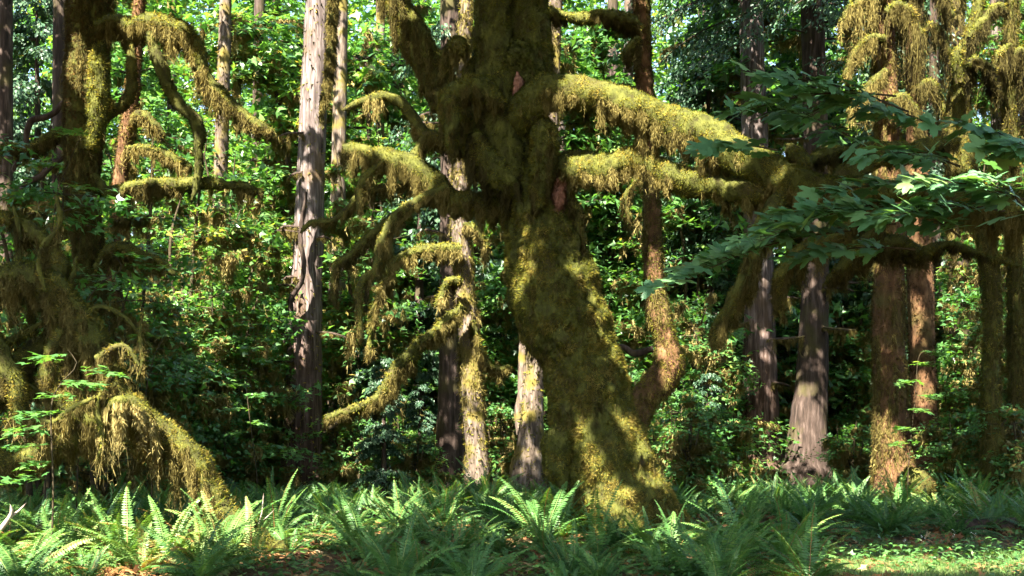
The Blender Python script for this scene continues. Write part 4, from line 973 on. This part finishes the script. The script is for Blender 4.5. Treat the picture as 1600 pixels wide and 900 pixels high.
for a in [
    (180, 860, 12.6, 1.1, 20, 'large pale fern with tall upright fronds in the sunny bank at lower left'),
    (60, 890, 12.0, 1.05, 18, 'sunlit arching fern at the lower left corner'),
    (265, 885, 11.9, 1.0, 18, 'bright fern in the middle of the sunny bank at lower left'),
    (350, 880, 12.2, .95, 17, 'sunlit fern at the right end of the sunny bank, below the arching maple foot'),
    (130, 900, 11.5, .8, 16, 'low glaring fern at the bottom edge of the sunny bank'),
    (220, 905, 11.3, .85, 18, 'brightly lit fern at the bottom edge right of the low glaring fern'),
    (310, 905, 11.2, .8, 16, 'pale fern at the bottom edge under the arching maple foot'),
    (15, 840, 13.2, .9, 16, 'half shaded fern by the left edge below the snapped pale branch'),
    (110, 845, 12.9, .95, 17, 'spreading pale fern between the corner fern and the tall upright fern'),
    (90, 872, 12.3, .95, 18, 'pale fern tucked behind the low glaring fern'),
    (195, 882, 11.7, .9, 18, 'sunlit fern in front of the tall upright fern'),
    (300, 858, 12.8, .9, 17, 'yellowish fern under the hanging moss end of the arching maple'),
    (345, 903, 11.4, .85, 16, 'bright low fern at the bottom edge, last of the sunny bank'),
    (155, 848, 13.1, .9, 17, 'fern half in sun behind the tall upright fern'),
    (245, 845, 13.1, .9, 17, 'fern half in sun below the cream hanging moss'),
    (40, 907, 11.2, .9, 18, 'palest glaring fern, cut by the lower left corner of the picture'),
    (395, 893, 11.7, .75, 15, 'small pale fern next to the bleached fallen branch'),
    (845, 850, 14.0, 1.05, 18, 'fern with long sunlit fronds at the left foot of the leaning maple'),
    (935, 880, 13.2, 1.0, 18, 'shaded fern right in front of the leaning maple foot'),
    (1050, 890, 12.8, 1.1, 20, 'dark bushy fern at the bottom right of the leaning maple'),
    (1160, 885, 13.0, 1.15, 20, 'wide dark fern beside the grass patch'),
    (1225, 895, 12.2, .9, 18, 'drooping dark fern at the left end of the grass patch'),
    (560, 880, 13.2, 1.1, 18, 'upright fern with steep fronds at the bottom between arching and leaning maples'),
    (690, 880, 13.6, 1.0, 17, 'arching yellow tinged fern beside the bare litter patch'),
    (580, 900, 11.9, .7, 14, 'small bluish fern at the bottom edge left of the litter patch'),
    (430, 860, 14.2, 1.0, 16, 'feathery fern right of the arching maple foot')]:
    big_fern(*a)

zones = [(lambda px, D: px < 330 and D > 13, 'dark shaded fern in the hollow under the arching maple'),
         (lambda px, D: px < 560 and D > 20, 'deep green fern around the foot of the tall grey spruce'),
         (lambda px, D: px < 830 and D > 20, 'fern in the dappled bed before the dark spruce and mossy maple'),
         (lambda px, D: px < 860, 'fern in the dense bed left of the leaning maple'),
         (lambda px, D: px < 1100 and D > 16, 'fern just behind the foot of the leaning maple'),
         (lambda px, D: px < 1350 and D > 22, 'sun flecked fern at the feet of the two spruces on the right'),
         (lambda px, D: px < 1400, 'yellow green fern on the sunlit slope right of the leaning maple'),
         (lambda px, D: True, 'shady fern below the hemlocks near the right edge')]
def in_clear(x, y):
    """bare or grassy openings without ferns"""
    px = x / y * FPX + 800
    if y < 15.2 and px > 1275 - (y - 11) * 0: return True
    if y < 13.1 and 770 < px < 860: return True
    if y < 12.7 and 420 < px < 520: return True
    if 13.9 < y < 15.8 and 900 < px < 1060: return True
    return False
rf = random.Random(11); tries = 0; nf = 0
while nf < 272 and tries < 60000:
    tries += 1
    D = math.sqrt(rf.uniform(10.5 ** 2, 23.5 ** 2)); px = rf.uniform(-90, 1690); x = X(px, D)
    rr = .30 + .010 * (D - 11)
    if in_clear(x, D): continue
    if any((x - a) ** 2 + (D - b) ** 2 < (c) ** 2 for a, b, c in GROUND_TRUNKS): continue
    if any((x - a) ** 2 + (D - b) ** 2 < (rr * .95 + c * .5) ** 2 for a, b, c in placed): continue
    lab = next(l for f, l in zones if f(px, D))
    s = rf.uniform(.45, .88)
    o = bpy.data.objects.new('sword_fern', FERNS[rf.randrange(6)]); COL.objects.link(o)
    o.location = (x, D, float(ground_z(x, D))); o.rotation_euler = (rf.uniform(-.1, .1), rf.uniform(-.1, .1), rf.uniform(0, 6.3)); o.scale = (s, s, s * rf.uniform(.85, 1.1))
    tag(o, lab, 'fern', 'sword ferns of the forest floor')
    placed.append((x, D, rr)); nf += 1
print("ferns", nf)
def far_ferns():
    """past the countable ferns the bed goes on as one mass"""
    rng = np.random.default_rng(77); small = []
    for v in range(5):
        mb = MB()
        for k in range(14):
            T0 = rng.uniform(.1, .9); add_far_frond(mb, rng, rng.uniform(.7, 1.05), T0, T0 + rng.uniform(.6, 1.3), 2.4 * k, rng.uniform(.2, .7))
        small.append((np.concatenate(mb.v), np.concatenate(mb.f), np.concatenate(mb.t)))
    out = MB(); pl = []
    for _ in range(9000):
        D = math.sqrt(rf.uniform(23.2 ** 2, 37 ** 2)); px = rf.uniform(-200, 1850); x = X(px, D)
        if any((x - a) ** 2 + (D - b) ** 2 < c ** 2 for a, b, c in GROUND_TRUNKS): continue
        if any((x - a) ** 2 + (D - b) ** 2 < .48 for a, b in pl): continue
        pl.append((x, D))
        if len(pl) > 700: break
    for x, D in pl:
        V, F, T = small[rf.randrange(5)]; a = rf.uniform(0, 6.3); s = rf.uniform(.5, .75)
        W = np.stack([V[:, 0] * cos(a) - V[:, 1] * sin(a), V[:, 0] * sin(a) + V[:, 1] * cos(a), V[:, 2]], 1) * s
        out.add(W + [x, D, float(ground_z(x, D))], F, T)
    tag(out.build('fern_bed', M['fern']), 'unbroken bed of ferns running back between the trunks', 'fern bed', kind='stuff')
def add_far_frond(mb, rng, L, th0, th1, az, tint):
    C, lat, p, d, nr, sz, ds = frond(rng, L, th0, th1, L * .11, 16)
    ca, sa = cos(az), sin(az); Rz = np.array([[ca, -sa, 0], [sa, ca, 0], [0, 0, 1]]).T
    p, d, nr = (q @ Rz for q in (p, d, nr))
    leaves(mb, p, d, nr, sz, KITE, np.clip(tint + rng.normal(0, .05, len(p)), 0, 1), .55)
far_ferns()

# ------------------------------------------------------------------ ground cover, litter, grass
def cover():
    n = 88000
    D = np.sqrt(R.uniform(10.6 ** 2, 24 ** 2, n)); px = R.uniform(-300, 1900, n); x = X(px, D)
    k = (fbm(np.stack([x * .9, D * .9, x * 0], 1), 41) > .40); x, D = x[k], D[k]; m = len(x)
    p = np.stack([x, D, ground_z(x, D) + .03 + .2 * R.random(m) ** 2], 1)
    mb = MB(); leaves(mb, p, R.normal(0, 1, (m, 3)) * [1, 1, .2], norm(np.array([0, 0, 1.]) + R.normal(0, .35, (m, 3))), .045 * (.6 + .9 * R.random(m)), LEAF_LO, np.clip(R.normal(.5, .2, m), 0, 1))
    tag(mb.build('ground_cover', M['cover']), 'low green leafy ground cover between the ferns', 'ground cover', kind='stuff')
    n = 33000
    D = np.sqrt(R.uniform(10.8 ** 2, 26 ** 2, n)); px = R.uniform(-300, 1900, n); x = X(px, D)
    k = (fbm(np.stack([x * 1.3, D * 1.3, x * 0], 1), 43) > .47) | (R.random(n) < .2); x, D = x[k], D[k]; m = len(x)
    p = np.stack([x, D, ground_z(x, D) + .012 + .05 * R.random(m) ** 2], 1)
    mb = MB(); leaves(mb, p, R.normal(0, 1, (m, 3)) * [1, 1, .3], norm(np.array([0, 0, 1.]) + R.normal(0, .45, (m, 3))), .075 * (.5 + 1.0 * R.random(m)), LEAF_MID, np.clip(R.normal(.5, .25, m), 0, 1))
    tag(mb.build('leaf_litter', M['litter']), 'fallen brown leaves scattered over the forest floor', 'leaf litter', kind='stuff')
    n = 62000
    D = R.uniform(10.9, 14.9, n); px = R.uniform(1180, 1900, n); x = X(px, D)
    edge = 1285 + 60 * (noise3(np.stack([D * 1.5, D * 0, D * 0], 1), 8) - .5) + np.maximum(0, D - 13) * 30
    k = (px > edge + R.normal(0, 12, n)) & (fbm(np.stack([x * 2, D * 2, x * 0], 1), 47) > .34 + .09 * np.maximum(0, D - 13)); x, D = x[k], D[k]; m = len(x)
    g = np.stack([x, D, ground_z(x, D)], 1)
    d = norm(np.array([0, 0, 1.]) + R.normal(0, .45, (m, 3))); s = norm(np.cross(d, R.normal(0, 1, (m, 3))))
    h = (.03 + .08 * R.random(m))[:, None]
    V = np.stack([g - s * .004, g + s * .004, g + d * h], 1)
    mb = MB(); mb.add(V, np.arange(m * 3).reshape(m, 3), np.repeat(np.clip(R.normal(.55, .22, m), 0, 1), 3))
    tag(mb.build('grass', M['grass']), 'short sunlit grass in the clearing at the lower right', 'grass', kind='stuff')
cover()

def stick(label, a, b, D, r, mat='deadwood', bow=.06, fork=True):
    p0 = P(*a, D); p1 = P(*b, D - .1)
    p0[2] = max(p0[2], float(ground_z(p0[0], p0[1])))
    mid = (p0 + p1) / 2 + [bow, 0, bow * .5]
    V, F, C, _ = tube(np.array([p0, mid, p1]), np.array([r, r * .8, r * .4]), .05, 6, .2, 8)
    mb = MB(); mb.add(V, F)
    if fork:
        q = C[len(C) // 2]; V, F, _, _ = tube(np.array([q, q + [.08, .03, .06], q + [.17, .02, .15]]), np.array([r * .5, r * .4, r * .2]), .05, 5); mb.add(V, F)
    g = p0.copy()
    tag(mb.build('fallen_stick', M[mat], None, g, True), label, 'stick').location = tuple(g)
stick('thin leaning stick in the ferns right of the arching maple foot', (385, 862), (412, 770), 13.4, .012)
stick('thin bare stick standing in the ferns left of the litter patch', (672, 895), (655, 855), 12.3, .01, 'twig')
stick('forked bleached twig lying on the ferns left of the grass', (1470, 826), (1476, 805), 15.4, .014)
stick('pale snapped branch poking from the left edge above the ferns', (2, 826), (16, 788), 12.6, .03)
stick('bleached fallen branch beside the bare litter at the bottom', (395, 893), (480, 880), 11.9, .018, 'twig')
stick('dead brown twig over the fern bed below the mossy maple', (520, 805), (545, 785), 16.2, .012)
def fallen_log():
    pts = np.array([P(1480, 828, 15.6), P(1560, 822, 15.7), P(1660, 824, 15.9)]); pts[:, 2] = ground_z(pts[:, 0], pts[:, 1]) + .06
    o = thing('fallen_log', 'low rotting log along the back edge of the grass clearing', 'log', pts[0])
    V, F, C, r = tube(pts, np.array([.10, .12, .11]), .06, 14, .18, 4); mb = MB(); mb.add(V, F); b = mb.build('log', M['bark_dark'], o, pts[0], True)
    add_moss(b, V, F, pts[0], dens=900, L=.04, w=.014)
fallen_log()
def flower(px, py, D, h, label):
    x = X(px, D); g = float(ground_z(x, D))
    o = thing('wildflower', label, 'flower', (x, D, g), 'white wildflowers at the clearing')
    V, F, C, r = tube(np.array([[0, 0, -.01], [.015, 0, h * .5], [.0, .02, h]]), np.array([.003, .0025, .002]), .04, 4); mb = MB(); mb.add(V, F)
    lv = MB(); m = 10; u = R.random(m); leaves(lv, np.stack([u * .01, u * .01, u * h * .8], 1), R.normal(0, 1, (m, 3)) * [1, 1, .2], norm(R.normal(0, .4, (m, 3)) + [0, 0, 1]), .05, KITE, .6, .5)
    mb.build('stem', M['twig'], o); lv.build('leaves', M['cover'], o)
    pb = MB(); m = 16; c = np.array([0, .02, h]) + R.normal(0, 1, (m, 3)) * [.025, .025, .022]
    leaves(pb, c, R.normal(0, 1, (m, 3)), norm(R.normal(0, .6, (m, 3)) + [0, 0, 1]), .012, KITE, R.random(m), 1.0)
    pb.build('blossom', M['petal'], o)
for a in [(1415, 868, 13.2, .2, 'small white wildflower, leftmost of those along the grass clearing'), (1442, 868, 13.4, .22, 'white wildflower beside the leaning orange dead leaves'), (1490, 862, 13.6, .26, 'tall white wildflower in the middle of the clearing edge'), (1522, 860, 13.5, .24, 'white wildflower, rightmost of those along the grass clearing')]:
    flower(*a)

# ------------------------------------------------------------------ overhead leaves added to shape sun and shade, parented to the nearest trees
LIT = []      # (photo x, y, depth, radius): where the photograph has a sunlit patch, the canopy has a gap up-sun of it
def lit(D, *items):
    for (px, py, r) in items: LIT.append((P(px, py, D), r))
lit(15.2, (815, 440, .16), (812, 395, .14), (828, 350, .1), (935, 430, .2), (955, 480, .22), (985, 640, .16), (905, 650, .12), (925, 735, .18), (1005, 700, .16), (950, 790, .3), (985, 800, .2), (850, 215, .2), (845, 265, .15), (900, 400, .12))
lit(14.7, (1060, 190, .2), (1110, 212, .35), (1150, 238, .18), (890, 136, .16), (950, 155, .18), (1010, 170, .15), (985, 245, .28), (1050, 268, .2), (1090, 285, .18), (905, 255, .15), (880, 285, .15), (1180, 310, .15))
lit(16.0, (560, 245, .22), (605, 245, .2), (660, 275, .2), (690, 110, .15), (715, 80, .2), (600, 160, .25), (640, 330, .2), (600, 390, .2))
lit(12.2, (180, 840, 1.0), (320, 850, .8), (60, 870, .9), (250, 870, 1.0), (120, 890, 1.0), (380, 880, .4), (200, 900, 1.0), (20, 900, .8))
lit(12.8, (190, 640, .28), (210, 690, .28), (240, 650, .22), (290, 690, .15), (350, 805, .22), (305, 720, .1), (130, 650, .15), (20, 640, .14), (60, 750, .1), (80, 690, .08), (215, 580, .15), (90, 600, .15))
lit(27, (240, 520, .9), (270, 620, .8), (380, 560, .8), (400, 660, .7), (250, 430, .9), (390, 400, .8), (560, 620, .5), (1090, 520, .8), (1070, 620, .7), (1130, 590, .6), (1480, 520, .8), (1540, 600, .9), (1580, 480, .8), (600, 450, .5), (1330, 600, .6), (240, 660, .9), (300, 560, .8), (420, 600, .8), (560, 690, .7), (620, 680, .6), (1110, 680, .8), (1540, 680, .7), (1500, 620, .6), (200, 350, .8), (300, 350, .8), (400, 250, .8), (600, 250, .7), (1110, 380, .8))
SHADE = []    # places the photograph keeps in deep shade: the canopy is closed up-sun of them
def shade(D, *items):
    for (px, py, r) in items: SHADE.append((P(px, py, D), r))
shade(28, (92, 150, 1.0), (92, 350, 1.0), (8, 150, 1.0), (8, 350, 1.0))
shade(15.5, (767, 20, .6), (767, 80, .6), (820, 20, .6), (820, 80, .6), (800, 200, .5), (770, 130, .5), (820, 140, .5), (740, 240, .4), (850, 330, .3), (650, 60, .25), (690, 140, .3), (620, 10, .3), (870, 560, .25), (900, 600, .2))
shade(13, (60, 480, .5), (20, 560, .5), (110, 520, .4), (30, 420, .5), (60, 650, .3), (130, 700, .3), (0, 700, .4))
shade(11.6, (1450, 275, .35), (1560, 270, .4))
shade(13.5, (1450, 310, .4), (1550, 325, .5), (1390, 390, .4))
shade(29.5, (1273, 200, 1.0), (1273, 100, 1.0), (1272, 380, 1.0), (1270, 500, .8)); shade(31, (1178, 160, 1.2), (1183, 350, 1.2), (1187, 540, 1.2), (1178, 250, 1.2), (1175, 80, 1.2), (1186, 450, 1.2), (1188, 620, 1.2)); shade(29.5, (1273, 300, 1.0), (1272, 450, 1.1), (1271, 560, .5), (704, 400, .5), (703, 500, .55), (703, 600, .55), (701, 690, .5))
shade(23.5, (1390, 440, .7), (1390, 540, .8), (1392, 630, .5), (1440, 450, .8), (1442, 560, .8), (1445, 660, .8)); shade(21, (1548, 500, .8), (1548, 600, .8), (1520, 330, .5))
shade(20.3, (1012, 200, .5), (1006, 100, .5), (1022, 320, .25), (1004, 40, .4)); shade(20, (130, 130, .7), (130, 250, .8), (138, 360, .8), (142, 470, .8)); shade(29, (484, 300, .6), (482, 380, .5), (474, 620, .8), (472, 700, .8))
lit(14.2, (840, 800, .45), (790, 830, .3), (870, 830, .3))
lit(19, (1110, 760, .9), (1200, 770, 1.0), (1290, 780, .9), (1340, 790, .8), (1120, 800, .6), (1250, 800, .6), (1060, 770, .5))
lit(24, (1230, 740, 1.0), (1320, 750, .9), (1130, 745, .9), (1290, 735, .9), (1080, 745, .6))
lit(12.2, (1330, 880, .5), (1400, 880, .55), (1470, 880, .5), (1530, 875, .45), (1440, 890, .5), (1360, 868, .3), (1590, 860, .3))
lit(21, (780, 740, .8), (740, 760, .4), (690, 750, .4), (640, 770, .3), (560, 765, .3), (600, 745, .4), (810, 760, .4))
lit(16, (610, 800, .25), (700, 800, .25), (560, 830, .2), (740, 830, .25), (660, 830, .2))
lit(29, (497, 20, .5), (495, 70, .5), (492, 120, .5), (488, 180, .45), (468, 440, .25), (462, 500, .3), (480, 490, .15), (485, 560, .1), (486, 300, .15))
lit(26.3, (720, 345, .3), (722, 390, .25), (735, 520, .3), (738, 600, .25), (742, 690, .35), (748, 730, .3), (700, 505, .3), (640, 555, .2), (728, 465, .25), (830, 560, .35), (822, 650, .4), (835, 610, .3), (818, 530, .3), (680, 390, .3))
lit(29.3, (1250, 640, .35), (1255, 680, .5), (1265, 700, .5), (1270, 655, .25))
lit(23, (1380, 30, 1.0), (1385, 90, 1.1), (1360, 110, 1.1), (1335, 130, .9), (1350, 50, .9), (1388, 150, .5), (1390, 210, .25), (1405, 720, .45), (1385, 740, .4), (1400, 690, .25), (1370, 350, .2), (1430, 370, .2), (1425, 140, .25), (1410, 60, .3))
lit(20.3, (1018, 370, .16), (1022, 490, .22), (1050, 560, .22), (998, 615, .2), (1026, 440, .12), (1045, 590, .15), (985, 30, .15))
lit(20.5, (1500, 140, .3), (1490, 190, .2), (1425, 740, .3))
lit(19.5, (250, 60, .35), (210, 50, .2), (150, 150, .25), (110, 80, .2), (320, 150, .3), (400, 200, .3), (190, 240, .3), (270, 245, .4), (110, 60, .2))

def shade_canopy():
    n = 460000
    x = R.uniform(-22, 17, n); y = R.uniform(.5, 34, n)
    z = 9.3 + np.maximum(0, y - 20) * .42 + R.random(n) * 5
    p = np.stack([x, y, z], 1)
    e1 = np.cross(TO_SUN, [0, 1, 0]); e1 /= np.linalg.norm(e1); e2 = np.cross(TO_SUN, e1)
    def uv(q): return np.stack([q @ e1, q @ e2, np.zeros(len(q))], 1)
    q = uv(p)
    dens = .55 * fbm(q * .55, 91, 2) + .45 * fbm(q * 1.7, 92, 2)
    gap = .395 + .02 * np.clip((y - 12) / 10, 0, 1)
    keep = dens + R.normal(0, .012, n) > gap - .02
    # forest floor far back gets more sun: thin the canopy there
    keep &= R.random(n) < np.where(y > 17.5, .13, 1.0)
    # cluster leaves into twigs
    keep &= fbm(p * 1.4, 93, 2) > .40
    sh = np.zeros(n, bool); hard = np.zeros(n, bool)
    for c, r in SHADE:
        cu = uv(c[None])[0]; k = ((q - cu) ** 2).sum(1) < (r + .15) ** 2; sh |= k
        if min(abs(c[1] - d) for d in (15.5, 20.3, 29.5, 31)) < .01: hard |= k
    keep |= sh & (R.random(n) < .5)
    p = p[keep]; q = uv(p); hard = hard[keep]
    carve = np.zeros(len(p), bool)
    wob = .75 + .5 * noise3(q * 3.0, 94)
    for c, r in LIT:
        cu = uv(c[None])[0]
        carve |= ((q - cu) ** 2).sum(1) < (r * 1.05 * wob + .07) ** 2
    p = p[~carve | hard]
    m = len(p); print("canopy leaves", m)
    owners = [hero, lm, lb, sp1, s5, t7, t9, mm]
    own_xy = np.array([[t.C[-1][0], t.C[-1][1]] for t in owners]); own_xy[1] = (-7, 9)
    d2 = ((p[:, None, :2] - own_xy[None]) ** 2).sum(2); d2[:, 0] *= .55
    w = d2.argmin(1)
    for i, t in enumerate(owners):
        s = p[w == i]; k = len(s)
        if k < 40: continue
        mb = MB(); leaves(mb, s, R.normal(0, 1, (k, 3)) * [1, 1, .3], norm(np.array([0, 0, 1.]) + R.normal(0, .35, (k, 3))), .2 * (.6 + .8 * R.random(k)), LEAF_LO, np.clip(R.normal(.5, .2, k), 0, 1))
        mb.build('crown', M['shade_canopy'], t.o, t.base)  # added leaves shaped for the light, hung on the tree as its crown
shade_canopy()
